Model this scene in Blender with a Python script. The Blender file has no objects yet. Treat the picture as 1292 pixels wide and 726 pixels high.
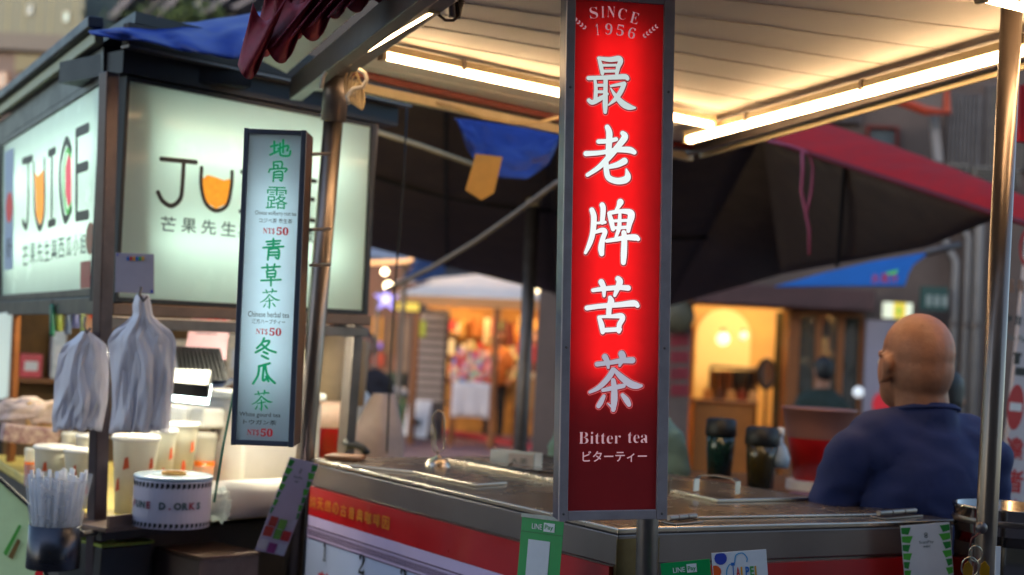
import bpy, bmesh, math, random
from mathutils import Vector, Matrix, noise
random.seed(7)
S = bpy.context.scene
COL = S.collection
# ------------------------------------------------------------------ camera
FPX, CX, CY = 1700.0, 646.0, 363.0
HC = 1.54
ROLL, PITCH = math.radians(3.0), math.radians(2.3)
fwd = Vector((0, math.cos(PITCH), math.sin(PITCH)))
r0 = Vector((1, 0, 0)); u0 = r0.cross(fwd)
right = r0 * math.cos(ROLL) + u0 * math.sin(ROLL)
up = u0 * math.cos(ROLL) - r0 * math.sin(ROLL)
CAMP = Vector((0, 0, HC))
cam = bpy.data.cameras.new('camera'); co = bpy.data.objects.new('camera', cam); COL.objects.link(co)
co.matrix_world = Matrix.Translation(CAMP) @ Matrix((right, up, -fwd)).transposed().to_4x4()
cam.sensor_width = 36; cam.lens = 36 * FPX / 1292
cam.clip_start = 0.05; cam.clip_end = 500
cam.dof.use_dof = True; cam.dof.focus_distance = 2.4; cam.dof.aperture_fstop = 3.0
S.camera = co
# ------------------------------------------------------------------ world, sun, exposure
SUN_EL, SUN_ROT = math.radians(14), math.radians(200)
w = bpy.data.worlds.new('World'); S.world = w; w.use_nodes = True
nt = w.node_tree; bg = nt.nodes['Background']
sky = nt.nodes.new('ShaderNodeTexSky'); sky.sky_type = 'NISHITA'; sky.sun_disc = False
sky.sun_elevation = SUN_EL; sky.sun_rotation = SUN_ROT; sky.air_density = 1.0; sky.dust_density = 1.3; sky.ozone_density = 1.6
nt.links.new(sky.outputs[0], bg.inputs[0]); bg.inputs[1].default_value = 0.15
sl = bpy.data.lights.new('sun', 'SUN'); sl.energy = 0.5; sl.angle = math.radians(25); sl.color = (1, .88, .88)
so = bpy.data.objects.new('sun', sl); COL.objects.link(so)
sd = Vector((math.sin(SUN_ROT) * math.cos(SUN_EL), math.cos(SUN_ROT) * math.cos(SUN_EL), math.sin(SUN_EL)))
so.rotation_euler = sd.to_track_quat('Z', 'Y').to_euler(); so.location = (0, -5, 12)
vs = S.view_settings; vs.view_transform = 'Standard'; vs.look = 'None'; vs.gamma = 1; vs.exposure = 1.65; vs.use_curve_mapping = False
S.cycles.max_bounces = 7; S.cycles.sample_clamp_indirect = 3.0; S.cycles.caustics_reflective = False; S.cycles.caustics_refractive = False
S.cycles.blur_glossy = 0.5

def px(x, y, d):
    """point d metres ahead of the camera on the line of sight through photo pixel x, y"""
    return CAMP + fwd * d + right * ((x - CX) / FPX * d) - up * ((y - CY) / FPX * d)
def ray(x, y): return (px(x, y, 1) - CAMP)
def pz(x, y, z):
    r = ray(x, y); return CAMP + r * ((z - HC) / r.z)
def py_(x, y, Y):
    r = ray(x, y); return CAMP + r * (Y / r.y)
def onp(F, x, y):
    """photo pixel -> (x, z) on the front plane of frame F"""
    n = F.to_3x3() @ Vector((0, 1, 0)); r = ray(x, y)
    p = CAMP + r * ((F.translation - CAMP).dot(n) / r.dot(n))
    q = F.inverted() @ p; return q.x, q.z
def frame(o, xr, zt):
    X = (xr - o).normalized(); Z = zt - o; Z = (Z - X * Z.dot(X)).normalized(); Y = Z.cross(X)
    M = Matrix((X, Y, Z)).transposed().to_4x4(); M.translation = o; return M
def fdir(o, xdir): return frame(o, o + Vector((xdir.x, xdir.y, 0)), o + Vector((0, 0, 1)))

def lin(c):
    if isinstance(c, str):
        c = [int(c[i:i + 2], 16) / 255 for i in (0, 2, 4)]
        return tuple((v / 12.92 if v < .04045 else ((v + .055) / 1.055) ** 2.4) for v in c)
    return c
MATS = {}
def mat(name, c, rough=.5, metal=0., var=.12, scale=30., bump=.0, emit=0., ecol=None, transl=0., clear=0., alpha=1., coat=0., stretch=(1, 1, 1), c2=None):
    if name in MATS: return MATS[name]
    m = bpy.data.materials.new(name); m.use_nodes = True; n = m.node_tree; L = n.links
    P = n.nodes['Principled BSDF']; c = lin(c)
    P.inputs['Roughness'].default_value = rough; P.inputs['Metallic'].default_value = metal
    P.inputs['Coat Weight'].default_value = coat; P.inputs['Coat Roughness'].default_value = .06
    tc = n.nodes.new('ShaderNodeTexCoord'); mp = n.nodes.new('ShaderNodeMapping'); mp.inputs['Scale'].default_value = stretch
    nz = n.nodes.new('ShaderNodeTexNoise'); nz.inputs['Scale'].default_value = scale; nz.inputs['Detail'].default_value = 4; nz.inputs['Roughness'].default_value = .65
    L.new(tc.outputs['Object'], mp.inputs[0]); L.new(mp.outputs[0], nz.inputs['Vector'])
    cr = n.nodes.new('ShaderNodeValToRGB'); cr.color_ramp.elements[0].position = .3; cr.color_ramp.elements[1].position = .72
    b = lin(c2) if c2 else tuple(min(1, v * (1 + var)) for v in c)
    cr.color_ramp.elements[0].color = (*[v * (1 - var) for v in c], 1); cr.color_ramp.elements[1].color = (*b, 1)
    L.new(nz.outputs['Fac'], cr.inputs[0]); L.new(cr.outputs[0], P.inputs['Base Color'])
    if rough > .05 and var > 0:
        mr = n.nodes.new('ShaderNodeMapRange'); mr.inputs[3].default_value = max(0, rough * .75); mr.inputs[4].default_value = min(1, rough * 1.3)
        L.new(nz.outputs['Fac'], mr.inputs[0]); L.new(mr.outputs[0], P.inputs['Roughness'])
    if bump:
        bp = n.nodes.new('ShaderNodeBump'); bp.inputs['Strength'].default_value = bump; bp.inputs['Distance'].default_value = .01
        L.new(nz.outputs['Fac'], bp.inputs['Height']); L.new(bp.outputs[0], P.inputs['Normal'])
    if emit:
        P.inputs['Emission Color'].default_value = (*lin(ecol or c), 1); P.inputs['Emission Strength'].default_value = emit * .32
    out = n.nodes['Material Output']
    if transl:
        t = n.nodes.new('ShaderNodeBsdfTranslucent'); L.new(cr.outputs[0], t.inputs[0]); mx = n.nodes.new('ShaderNodeMixShader'); mx.inputs[0].default_value = transl
        L.new(P.outputs[0], mx.inputs[1]); L.new(t.outputs[0], mx.inputs[2]); L.new(mx.outputs[0], out.inputs[0])
    if clear:
        t = n.nodes.new('ShaderNodeBsdfTransparent'); mx = n.nodes.new('ShaderNodeMixShader'); mx.inputs[0].default_value = clear
        t.inputs[0].default_value = (*[.5 + .5 * min(1, v) for v in c], 1)
        L.new(P.outputs[0], mx.inputs[1]); L.new(t.outputs[0], mx.inputs[2]); L.new(mx.outputs[0], out.inputs[0])
    MATS[name] = m; return m
EM = 0.32
def glow(name, c, s):
    s *= EM
    if name in MATS: return MATS[name]
    m = bpy.data.materials.new(name); m.use_nodes = True; P = m.node_tree.nodes['Principled BSDF']
    P.inputs['Base Color'].default_value = (*[.8 * v for v in lin(c)], 1); P.inputs['Emission Color'].default_value = (*lin(c), 1); P.inputs['Emission Strength'].default_value = s
    MATS[name] = m; return m

# ------------------------------------------------------------------ mesh building (authored in world coordinates)
class MB:
    def __init__(s, M=None): s.v = []; s.f = []; s.mi = []; s.M = M or Matrix(); s.cur = 0
    def add(s, vs, fs):
        b = len(s.v); s.v += [s.M @ Vector(p) for p in vs]; s.f += [tuple(b + i for i in f) for f in fs]; s.mi += [s.cur] * len(fs); return s
    def box(s, x0, x1, y0, y1, z0, z1):
        v = [(x, y, z) for x in (x0, x1) for y in (y0, y1) for z in (z0, z1)]
        return s.add(v, [(0, 1, 3, 2), (4, 6, 7, 5), (0, 4, 5, 1), (2, 3, 7, 6), (0, 2, 6, 4), (1, 5, 7, 3)])
    def quad(s, a, b, c, d): return s.add([a, b, c, d], [(0, 1, 2, 3)])
    def prism(s, pts, h):
        """pts planar polygon, h extrusion vector"""
        n = len(pts); h = Vector(h); p = [Vector(q) for q in pts]
        return s.add(p + [q + h for q in p], [tuple(range(n))[::-1], tuple(range(n, 2 * n))] + [(i, (i + 1) % n, n + (i + 1) % n, n + i) for i in range(n)])
    def tube(s, path, r, n=10, cap=True):
        path = [Vector(p) for p in path]; rs = r if isinstance(r, (list, tuple)) else [r] * len(path); V = []; Fc = []
        prev = None
        for i, p in enumerate(path):
            t = (path[min(i + 1, len(path) - 1)] - path[max(i - 1, 0)]).normalized()
            if prev is None: a = t.orthogonal().normalized()
            else: a = (prev - t * prev.dot(t)).normalized()
            prev = a; b = t.cross(a)
            V += [p + (a * math.cos(2 * math.pi * k / n) + b * math.sin(2 * math.pi * k / n)) * rs[i] for k in range(n)]
        for i in range(len(path) - 1):
            for k in range(n):
                k2 = (k + 1) % n; Fc.append((i * n + k, i * n + k2, (i + 1) * n + k2, (i + 1) * n + k))
        if cap: Fc += [tuple(range(n))[::-1], tuple(range((len(path) - 1) * n, len(path) * n))]
        return s.add(V, Fc)
    def lathe(s, prof, n=28, c=(0, 0, 0), caps=True):
        V = [(c[0] + r * math.cos(2 * math.pi * k / n), c[1] + r * math.sin(2 * math.pi * k / n), c[2] + z) for r, z in prof for k in range(n)]; Fc = []
        for i in range(len(prof) - 1):
            for k in range(n):
                k2 = (k + 1) % n; Fc.append((i * n + k, i * n + k2, (i + 1) * n + k2, (i + 1) * n + k))
        if caps: Fc += [tuple(range(n))[::-1], tuple(range((len(prof) - 1) * n, len(prof) * n))]
        return s.add(V, Fc)
    def grid(s, fn, nu, nv):
        V = [fn(i / nu, j / nv) for j in range(nv + 1) for i in range(nu + 1)]
        return s.add(V, [(j * (nu + 1) + i, j * (nu + 1) + i + 1, (j + 1) * (nu + 1) + i + 1, (j + 1) * (nu + 1) + i) for j in range(nv) for i in range(nu)])
    def ball(s, c, r, n=10, m=7):
        r = Vector(r) if isinstance(r, (tuple, list, Vector)) else Vector((r, r, r))
        prof = [(math.sin(math.pi * (j + .02) / (m + .04)), -math.cos(math.pi * (j + .02) / (m + .04))) for j in range(m + 1)]
        V = [(c[0] + r.x * q * math.cos(2 * math.pi * k / n), c[1] + r.y * q * math.sin(2 * math.pi * k / n), c[2] + r.z * z) for q, z in prof for k in range(n)]; Fc = []
        for i in range(m):
            for k in range(n):
                k2 = (k + 1) % n; Fc.append((i * n + k, i * n + k2, (i + 1) * n + k2, (i + 1) * n + k))
        return s.add(V, Fc)
WM = {}
def thing(name, label, cat, M, group=None):
    o = bpy.data.objects.new(name, None); COL.objects.link(o); o.empty_display_size = .05
    if not isinstance(M, Matrix): M = Matrix.Translation(M)
    o.matrix_world = M; WM[o.name] = M.copy(); o['label'] = label; o['category'] = cat
    if group: o['group'] = group
    return o
def part(name, mb, m, parent=None, smooth=False, bevel=0, label=None, cat=None, kind=None, group=None, thick=0, sub=0):
    ms = m if isinstance(m, (list, tuple)) else [m]
    if parent is not None: inv = WM[parent.name].inverted()
    else:
        n = len(mb.v); base = Vector((sum(v.x for v in mb.v) / n, sum(v.y for v in mb.v) / n, min(v.z for v in mb.v))); inv = Matrix.Translation(-base)
    me = bpy.data.meshes.new(name); me.from_pydata([inv @ v for v in mb.v], [], mb.f)
    for q in ms: me.materials.append(q)
    me.polygons.foreach_set('material_index', mb.mi)
    me.polygons.foreach_set('use_smooth', [smooth] * len(mb.f)); me.update()
    o = bpy.data.objects.new(name, me); COL.objects.link(o)
    if parent is not None: o.parent = parent; WM[o.name] = WM[parent.name]
    else: o.location = base; WM[o.name] = Matrix.Translation(base)
    if thick: d = o.modifiers.new('thick', 'SOLIDIFY'); d.thickness = thick; d.offset = 0
    if bevel: d = o.modifiers.new('bevel', 'BEVEL'); d.width = bevel; d.segments = 2; d.limit_method = 'ANGLE'
    if sub: d = o.modifiers.new('sub', 'SUBSURF'); d.levels = sub; d.render_levels = sub
    if label: o['label'] = label
    if cat: o['category'] = cat
    if kind: o['kind'] = kind
    if group: o['group'] = group
    return o
def struct(name, mb, m, **k): return part(name, mb, m, kind='structure', **k)
def P2(F, x, z, y=0): return F @ Vector((x, y, z))
# text on a frame's front plane; rect is (x0, z0, x1, z1) local
def glyphs(s, bold=0., res=2):
    c = bpy.data.curves.new('t', 'FONT'); c.body = s; c.resolution_u = res; c.offset = bold; c.space_character = 1.0
    o = bpy.data.objects.new('t', c); COL.objects.link(o); dg = bpy.context.evaluated_depsgraph_get()
    me = bpy.data.meshes.new_from_object(o.evaluated_get(dg)); V = [tuple(v.co) for v in me.vertices]; Fc = [tuple(p.vertices) for p in me.polygons]
    bpy.data.objects.remove(o); bpy.data.curves.remove(c); bpy.data.meshes.remove(me); return V, Fc
def text(name, s, F, rect, m, parent, y=-.0015, bold=0., rot=0, label=None, mb=None):
    V, Fc = glyphs(s, bold)
    a, b = min(v[0] for v in V), max(v[0] for v in V); c, d = min(v[1] for v in V), max(v[1] for v in V)
    x0, z0, x1, z1 = rect; cx, cz = (x0 + x1) / 2, (z0 + z1) / 2; out = []
    for v in V:
        X = x0 + (v[0] - a) / (b - a) * (x1 - x0) - cx; Z = z0 + (v[1] - c) / (d - c) * (z1 - z0) - cz
        out.append((cx + X * math.cos(rot) - Z * math.sin(rot), y, cz + X * math.sin(rot) + Z * math.cos(rot)))
    own = mb is None
    if own: mb = MB(F)
    mb.add(out, Fc)
    return part(name, mb, m, parent, label=label) if own else mb
def serif(s, bold=True):
    o = ''
    for ch in s:
        if 'A' <= ch <= 'Z': o += chr((0x1D400) + ord(ch) - 65)
        elif 'a' <= ch <= 'z': o += chr((0x1D41A) + ord(ch) - 97)
        elif '0' <= ch <= '9': o += chr(0x1D7CE + ord(ch) - 48)
        else: o += ch
    return o
def catmull(st, k=5):
    if len(st) < 3: return st
    out = []
    for i in range(len(st) - 1):
        p0, p1, p2, p3 = st[max(i - 1, 0)], st[i], st[i + 1], st[min(i + 2, len(st) - 1)]
        for j in range(k):
            t = j / k; out.append(tuple(.5 * (2 * p1[d] + (p2[d] - p0[d]) * t + (2 * p0[d] - 5 * p1[d] + 4 * p2[d] - p3[d]) * t * t + (3 * p1[d] - p0[d] - 3 * p2[d] + p3[d]) * t ** 3) for d in range(3)))
    out.append(st[-1]); return out
def brush(mb, strokes, tf, y, grow=0., rs=1., dy=.00004, shift=(0, 0)):
    """strokes [(x,y,r)..] in tracing units; tf maps (x,y)->local (x,z); adds flat brush strokes"""
    ux = abs(tf(1, 0)[0] - tf(0, 0)[0])
    for q, st in enumerate(strokes):
        pts = [(tf(a, b)[0] + shift[0], tf(a, b)[1] + shift[1], r * ux * rs + grow) for a, b, r in catmull(st)]
        yy = y - q * dy; V = []; n = len(pts)
        for i, (x, z, r) in enumerate(pts):
            a, b = pts[max(i - 1, 0)], pts[min(i + 1, n - 1)]; dx, dz = b[0] - a[0], b[1] - a[1]; l = math.hypot(dx, dz) or 1
            V += [(x - dz / l * r, yy, z + dx / l * r), (x + dz / l * r, yy, z - dx / l * r)]
        Fc = [(2 * i, 2 * i + 1, 2 * i + 3, 2 * i + 2) for i in range(n - 1)]
        mb.add(V, Fc)
        for e, (x, z, r) in enumerate((pts[0], pts[-1])):
            K = 12; mb.add([(x + r * math.cos(2 * math.pi * k / K), yy - dy * (.3 + .3 * e), z + r * math.sin(2 * math.pi * k / K)) for k in range(K)], [tuple(range(K))])

# ------------------------------------------------------------------ materials
steel = mat('brushed_steel', '756b6a', .34, .75, .06, 8, .0)
steel_top = mat('polished_steel', 'b4a698', .26, 1., .12, 4, .10)
steel_pole = mat('pole_steel', '7d716a', .3, .9, .22, 14, .08, stretch=(1, 1, .2))
steel_dark = mat('aged_steel', '6b6361', .4, .75, .22, 9, .06)
alu = mat('aluminium_frame', '9a8e90', .4, .15, .14, 25, .05)
alu_dark = mat('dark_anodised', '3a4258', .35, .2, .1, 20)
darkmetal = mat('dark_painted_metal', '26262b', .45, .3, .2, 12, .05)
brownrail = mat('brown_rail', '6d564b', .4, .4, .2, 14, .05)
black = mat('black_plastic', '121214', .45, 0, .2, 30, .05)
whitepl = mat('white_plastic', 'dcdcdc', .35, 0, .06, 20)
creampl = mat('cream_paint', 'c9b690', .45, 0, .12, 12, .05)
ceil = mat('ceiling_panel', 'dcd2c6', .5, 0, .05, 5, .02)
rust = mat('red_oxide_paint', '6a1c10', .5, 0, .2, 15, .08)
redac = mat('red_cloth', (.6, .008, .010), .7, 0, .15, 10, .2, transl=.25)
bluetarp = mat('blue_tarp', '1c3f9c', .45, 0, .18, 14, .2, transl=.12)
tarpdark = mat('dark_canopy_cloth', '5c4c42', .8, 0, .25, 8, .15)
ink = mat('black_ink', '15151a', .5, 0, 0)
greenink = mat('green_ink', '02925f', .5, 0, 0, emit=.5, ecol='02a56c')
redink = mat('red_ink', 'd02733', .5, 0, 0, emit=.2, ecol='d02733')
inkgrey = mat('grey_ink', '4a5a5c', .5, 0, 0)
white = mat('white_paint', 'e2e2e2', .45, 0, .05, 20)
paper = mat('white_paper', 'd8d8dc', .7, 0, .04, 30)
linegreen = mat('green_card', '05994f', .35, 0, .06, 20, coat=.3)
redband = mat('red_band_print', 'a80a14', .3, 0, .08, 10, coat=.4)
skin = mat('skin', '9c6a50', .55, 0, .2, 22, .28)
hair = mat('black_hair', '0f0d0e', .5, 0, .3, 90, .4, stretch=(1, 1, .2))
navy = mat('navy_cotton', '15255a', .9, 0, .14, 7, .3)
cord = mat('cream_cord', 'b39c78', .6, 0, .12, 30)
wood = mat('warm_wood', '7e4a22', .5, 0, .2, 10, .1, stretch=(1, 1, 6))
led = glow('led_light', (1, .66, .34), 32.0)
led_small = glow('led_strip_light', (1, .62, .28), 8.0)

# ------------------------------------------------------------------ light box sign builder
def lightbox(t, F, W, H, D, bar, panelm, framem, sidem, lampm, lamp, bars=None):
    """F origin bottom-left of the front plane, y goes into the box"""
    b = MB(F); th = .004
    b.box(0, th, .004, D, 0, H); b.box(W - th, W, .004, D, 0, H); b.box(th, W - th, D - th, D, 0, H)
    b.box(th, W - th, .004, D - th, 0, th); b.box(th, W - th, .004, D - th, H - th, H)
    part('housing', b, sidem, t)
    l, r, bo, to = bars or (bar, bar, bar, bar)
    f = MB(F); f.box(-.001, l, -.006, .0035, -.001, H + .001); f.box(W - r, W + .001, -.006, .0035, -.001, H + .001); f.box(l + .0004, W - r - .0004, -.0055, .0035, 0, bo); f.box(l + .0004, W - r - .0004, -.0055, .0035, H - to, H)
    part('frame', f, framem, t, bevel=.0012)
    p = MB(F); p.box(l * .8, W - r * .8, .0006, .0028, bo * .8, H - to * .8); part('panel', p, panelm, t)
    for k, (pts, rad) in enumerate(lamp):
        q = MB(F); q.tube(pts, rad, 10); part('lamp', q, lampm, t)
# ================================================================== LARGE STRUCTURE
asphalt = mat('asphalt', '54484c', .75, 0, .25, 3, .3)
g = MB(); g.quad((-200, -200, 0), (200, -200, 0), (200, 200, 0), (-200, 200, 0))
struct('ground', g, asphalt)
pav = mat('worn_pink_paving', '75585f', .7, 0, .2, 2, .2)
g = MB(); a = pz(380, 600, .004); g.quad((-6, 9, .006), (2.2, 9, .006), (2.5, 23.8, .006), (-8, 23.8, .006)); struct('pavement', g, pav)
# ------------------------------------------------------------------ cart roof
ZR = 2.25
P0, P1 = pz(431, 88, ZR), pz(880, 187, ZR)
vl = (pz(550, 0, ZR) - P0).normalized(); vr = (pz(1292, 66, ZR) - P1).normalized()
def Lp(t, z=0): return P0 + vl * t + Vector((0, 0, z))
def Rp(t, z=0): return P1 + vr * t + Vector((0, 0, z))
LT, RT = 1.62, 2.75
roof = thing('stall_roof', 'cream plank roof of the tea cart lit by warm light tubes', 'roof', Vector((.4, 3.2, ZR)))
N = 13
for i in range(N):
    a, b = i / N, (i + 1) / N - .002
    A, B, C, D = Lp(LT * a), Rp(RT * a), Rp(RT * b), Lp(LT * b)
    m = MB(); m.prism([A, B, C, D], (0, 0, .018))
    m.prism([A.lerp(D, .97) - Vector((0, 0, .0015)), B.lerp(C, .97) - Vector((0, 0, .0015)), C - Vector((0, 0, .0015)), D - Vector((0, 0, .0015))], (0, 0, .001))
    part('roof_panel', m, ceil, roof, bevel=.0015)
m = MB(); m.prism([Lp(-.01, .02), Rp(-.01, .02), Rp(RT, .02), Lp(LT, .02)], (0, 0, .02)); part('roof_sheet', m, darkmetal, roof)
brownst = mat('brown_grey_steel', '5a4c46', .45, .35, .15, 8)
def beam(name, a, b, wd, z0, z1, m, parent, off=0., bevel=.003):
    d = (b - a).normalized(); n = Vector((-d.y, d.x, 0)).normalized(); q = MB()
    a, b = a + n * off, b + n * off
    q.prism([Vector((p.x, p.y, z0)) for p in (a - n * wd / 2, b - n * wd / 2, b + n * wd / 2, a + n * wd / 2)], (0, 0, z1 - z0)); return part(name, q, m, parent, bevel=bevel)
beam('rear_beam', P0, P1, .03, ZR - .018, ZR - .0005, rust, roof, off=-.02)
beam('rear_rail', P0, P1, .03, ZR - .045, ZR - .019, creampl, roof, off=.03)
beam('side_beam', Lp(-.1), Lp(LT), .05, ZR - .05, ZR + .03, brownst, roof, off=-.04)
beam('side_rail', Lp(-.13), Lp(LT), .035, ZR - .075, ZR - .012, brownst, roof, off=-.095)
beam('right_beam', Rp(0), Rp(RT), .012, ZR - .035, ZR + .01, creampl, roof, off=.014)
beam('right_channel', Rp(0), Rp(RT), .022, ZR - .03, ZR - .001, steel_dark, roof, off=-.035)
# outer eave on the left
nL = Vector((-vl.y, vl.x, 0)).normalized(); nL = nL if nL.x < 0 else -nL
m = MB(); m.prism([Lp(-.15) + nL * .12, Lp(LT) + nL * .12, Lp(LT) + nL * .3 + Vector((0, 0, .03)), Lp(-.05) + nL * .27 + Vector((0, 0, .03))], (0, 0, .012))
part('eave_panel', m, ceil, roof, bevel=.002)
# light tubes under the roof
def tube_light(label, a, b, w_=.011, drop=.0, group='warm light tubes under the roof'):
    d = (b - a).normalized(); F = frame(a, b, a + Vector((0, 0, 1))); L_ = (b - a).length
    t = thing('tube_light', label, 'light', F, group)
    q = MB(F); q.box(0, L_, -w_, w_, .012, .03); part('housing', q, creampl, t, bevel=.002)
    q = MB(F); q.tube([(.012, 0, .003), (L_ - .012, 0, .003)], w_ * .9, 12); part('diffuser', q, led, t, smooth=True)
    for k in range(3):
        x = L_ * (.2 + .3 * k); q = MB(F); q.box(x, x + .012, -w_ * 1.25, w_ * 1.25, .006, .034); part('clip', q, steel_pole, t)
    for x in (0, L_ - .011):
        q = MB(F); q.box(x, x + .011, -w_ * 1.1, w_ * 1.1, -.009, .0315); part('end_cap', q, creampl, t)
    return t
tube_light('long warm light tube behind the top of the red sign', pz(480, 71, ZR - .04), pz(900, 160, ZR - .04))
e0, e1 = pz(868, 178, ZR - .05), pz(1292, 65, ZR - .05); tube_light('longest warm light tube, running to the upper right corner of the roof', e0, e0 + (e1 - e0) * 1.25, .014)
tube_light('short warm light tube along the left beam above the green menu sign', pz(436, 78, ZR - .045), pz(549, 11, ZR - .045))
e0, e1 = pz(1236, -3, ZR - .04), pz(1300, 13, ZR - .04); tube_light('warm light tube cut by the top right edge of the photo', e0, e0 + (e1 - e0) * 3)

# ------------------------------------------------------------------ poles
def pole(name, label, a, b, r, m, cat='pole', extras=None, n=20):
    """straight pole through a (lower) and b (upper), run down to the ground"""
    d = b - a; foot = a - d * (a.z / d.z); t = thing(name, label, cat, foot)
    q = MB(); q.tube([foot, foot.lerp(b, .5), b], r, n); part('tube', q, m, t, smooth=True)
    q = MB(Matrix.Translation(foot)); q.lathe([(r * 2.4, 0), (r * 2.4, .012), (r * 1.5, .02), (r * 1.3, .05)], 20); part('foot_plate', q, steel_dark, t)
    return t, foot
def topof(a, b, z): d = b - a; return a + d * ((z - a.z) / d.z)
a, b = px(385, 575, 3.64), px(426, 88, 3.5); tl, _ = pole('roof_pole', 'steel pole between the green menu sign and the tea cart counter', a, topof(a, b, 2.22), .0255, steel_pole)
q = MB(); c1, c2 = topof(a, b, 2.09), topof(a, b, 2.235); q.tube([c1, c2], .033, 16); part('collar', q, steel_dark, tl, smooth=True)
a, b = px(1246, 640, 2.62), px(1277, 0, 2.62); tr, _ = pole('roof_pole', 'tall steel pole in front of the navy shirted man, at the right', a, topof(a, b, 2.3), .0205, steel_pole)
q = MB(); c = px(1238, 666, 2.59); q.ball(c, .012, 12, 8); part('lock_knob', q, steel_dark, tr, smooth=True)
a, b = px(816, 720, 2.5), px(817, 655, 2.5); ts, _ = pole('sign_post', 'steel post under the red sign at the corner of the tea cart', a, topof(a, b, 2.24), .0205, steel_dark)
a, b = px(657, 560, 7.0), px(674, 232, 7.0); tb, _ = pole('canopy_pole', 'thin dark pole holding the dark canopy, left of the red sign', a, b, .036, steel_dark)
q = MB(); q.tube([b - Vector((0, 0, .12)), b, b + Vector((0, 0, .05))], [.037, .05, .085], 12); part('bracket', q, creampl, tb)

# ------------------------------------------------------------------ red sign
F = frame(px(705, 657, 2.33), px(839.5, 654.5, 2.37), px(706, -14, 2.335))
W_ = (px(840, 654.5, 2.37) - px(705, 657, 2.33)).length; H_ = onp(F, 706, -14)[1]
redpanel = mat('backlit_red_acrylic', (.86, .085, .09), .16, 0, .03, 20, transl=.7, coat=.2)
rs_ = thing('red_light_sign', 'tall red backlit sign with five large white characters hanging at the cart corner', 'sign', F)
lampx = onp(F, 792, 300)[0]
lightbox(rs_, F, W_, H_, .045, .016, redpanel, alu, alu_dark, glow('sign_lamp', (1, .93, .9), 6.0),
         [([(lampx + ox_, .033, onp(F, 780, 475)[1]), (lampx + ox_, .033, onp(F, 780, 38)[1])], .009) for ox_ in (.0, -.05)], bars=(.0145, .0185, .0165, .0165))
lw = [glow('letter_white_%d' % i, '%s' % c, .97) for i, c in enumerate(('c4cfcc', 'e4ece8', 'eef0ec', 'e6e6e4', 'a4a0ac'))]  # glow and tone per character stand in for the uneven lamp behind
lred = glow('letter_shadow_red', 'a01524', .55); lout = glow('letter_outline_pink', 'f08484', .8)
K5 = [
 ('最', 730, 65, 85 / 726, [[(215,80,14),(235,140,22),(255,240,20)], [(215,75,18),(330,90,25),(430,80,30),(450,110,28),(425,170,24),(410,240,20)], [(250,152,14),(400,150,14)], [(255,215,16),(405,212,16)], [(105,290,22),(250,285,22),(400,278,26),(500,275,28),(525,295,22)], [(175,310,16),(185,400,20),(180,510,22)], [(290,300,24),(288,420,24),(285,560,28),(285,655,20)], [(190,368,16),(280,366,16)], [(190,437,16),(280,437,16)], [(110,530,22),(150,550,26),(240,505,24),(310,460,14)], [(345,375,12),(420,360,16),(490,350,22)], [(490,350,24),(455,430,26),(400,510,24),(320,580,8)], [(345,400,8),(390,470,20),(470,560,34),(540,600,32),(605,610,12)]]),
 ('老', 728, 152, 85 / 726, [[(325,75,28),(345,130,34),(345,220,34),(335,370,30)], [(230,230,24),(330,225,24),(420,205,22)], [(95,360,28),(250,350,24),(420,320,26),(560,320,34),(615,345,26)], [(490,140,26),(515,180,36),(450,270,32),(340,400,32),(230,510,26),(110,590,20)], [(510,440,36),(430,480,30),(310,510,20)], [(310,430,28),(315,540,30),(340,620,32),(430,655,34),(520,640,38),(545,600,34),(530,530,10)]]),
 ('牌', 728, 246, 90 / 726, [[(150,155,26),(170,230,30),(160,380,28),(130,490,26),(85,590,16)], [(255,105,28),(265,150,28),(255,280,24)], [(185,290,12),(285,280,16)], [(175,385,14),(250,360,24),(285,375,24),(260,450,26),(245,540,32),(250,600,26)], [(440,75,34),(420,120,22),(390,165,14)], [(325,190,20),(345,260,26),(365,350,22)], [(330,185,20),(450,168,22),(540,180,32),(550,220,36),(530,300,28),(520,370,20)], [(435,190,16),(430,300,22),(425,345,22),(395,430,16)], [(360,267,15),(530,260,15)], [(365,338,16),(520,330,18)], [(300,470,18),(390,455,22),(500,435,26),(590,435,32),(620,450,22)], [(475,385,26),(480,450,30),(475,600,32),(470,690,26)]]),
 ('苦', 728, 342, 85 / 726, [[(170,210,20),(270,195,24),(450,180,26),(550,185,30)], [(260,120,32),(285,180,28),(290,270,16)], [(440,85,30),(460,120,36),(430,200,28),(405,265,18)], [(355,290,24),(365,330,36),(345,400,30),(340,480,28)], [(105,400,26),(250,380,26),(450,365,28),(610,350,34),(650,375,24)], [(235,500,20),(262,580,30),(275,660,24)], [(235,495,14),(370,490,20),(470,485,30),(490,515,28),(455,580,28),(450,650,24)], [(270,640,24),(460,630,24)]]),
 ('茶', 732, 438, 90 / 726, [[(170,175,24),(300,160,22),(420,140,26),(530,135,32)], [(250,100,30),(275,150,26),(285,210,14)], [(420,70,34),(430,110,34),(400,190,14)], [(335,235,28),(280,320,28),(190,410,24),(95,460,14)], [(345,225,14),(400,290,28),(500,370,36),(570,395,32),(620,395,16)], [(230,440,18),(340,415,24),(440,395,22)], [(335,340,24),(345,420,30),(345,540,34),(335,640,22)], [(345,630,18),(280,575,6)], [(240,500,18),(210,560,26),(185,600,24)], [(430,490,20),(470,540,30),(495,585,24)]]),
]
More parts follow.
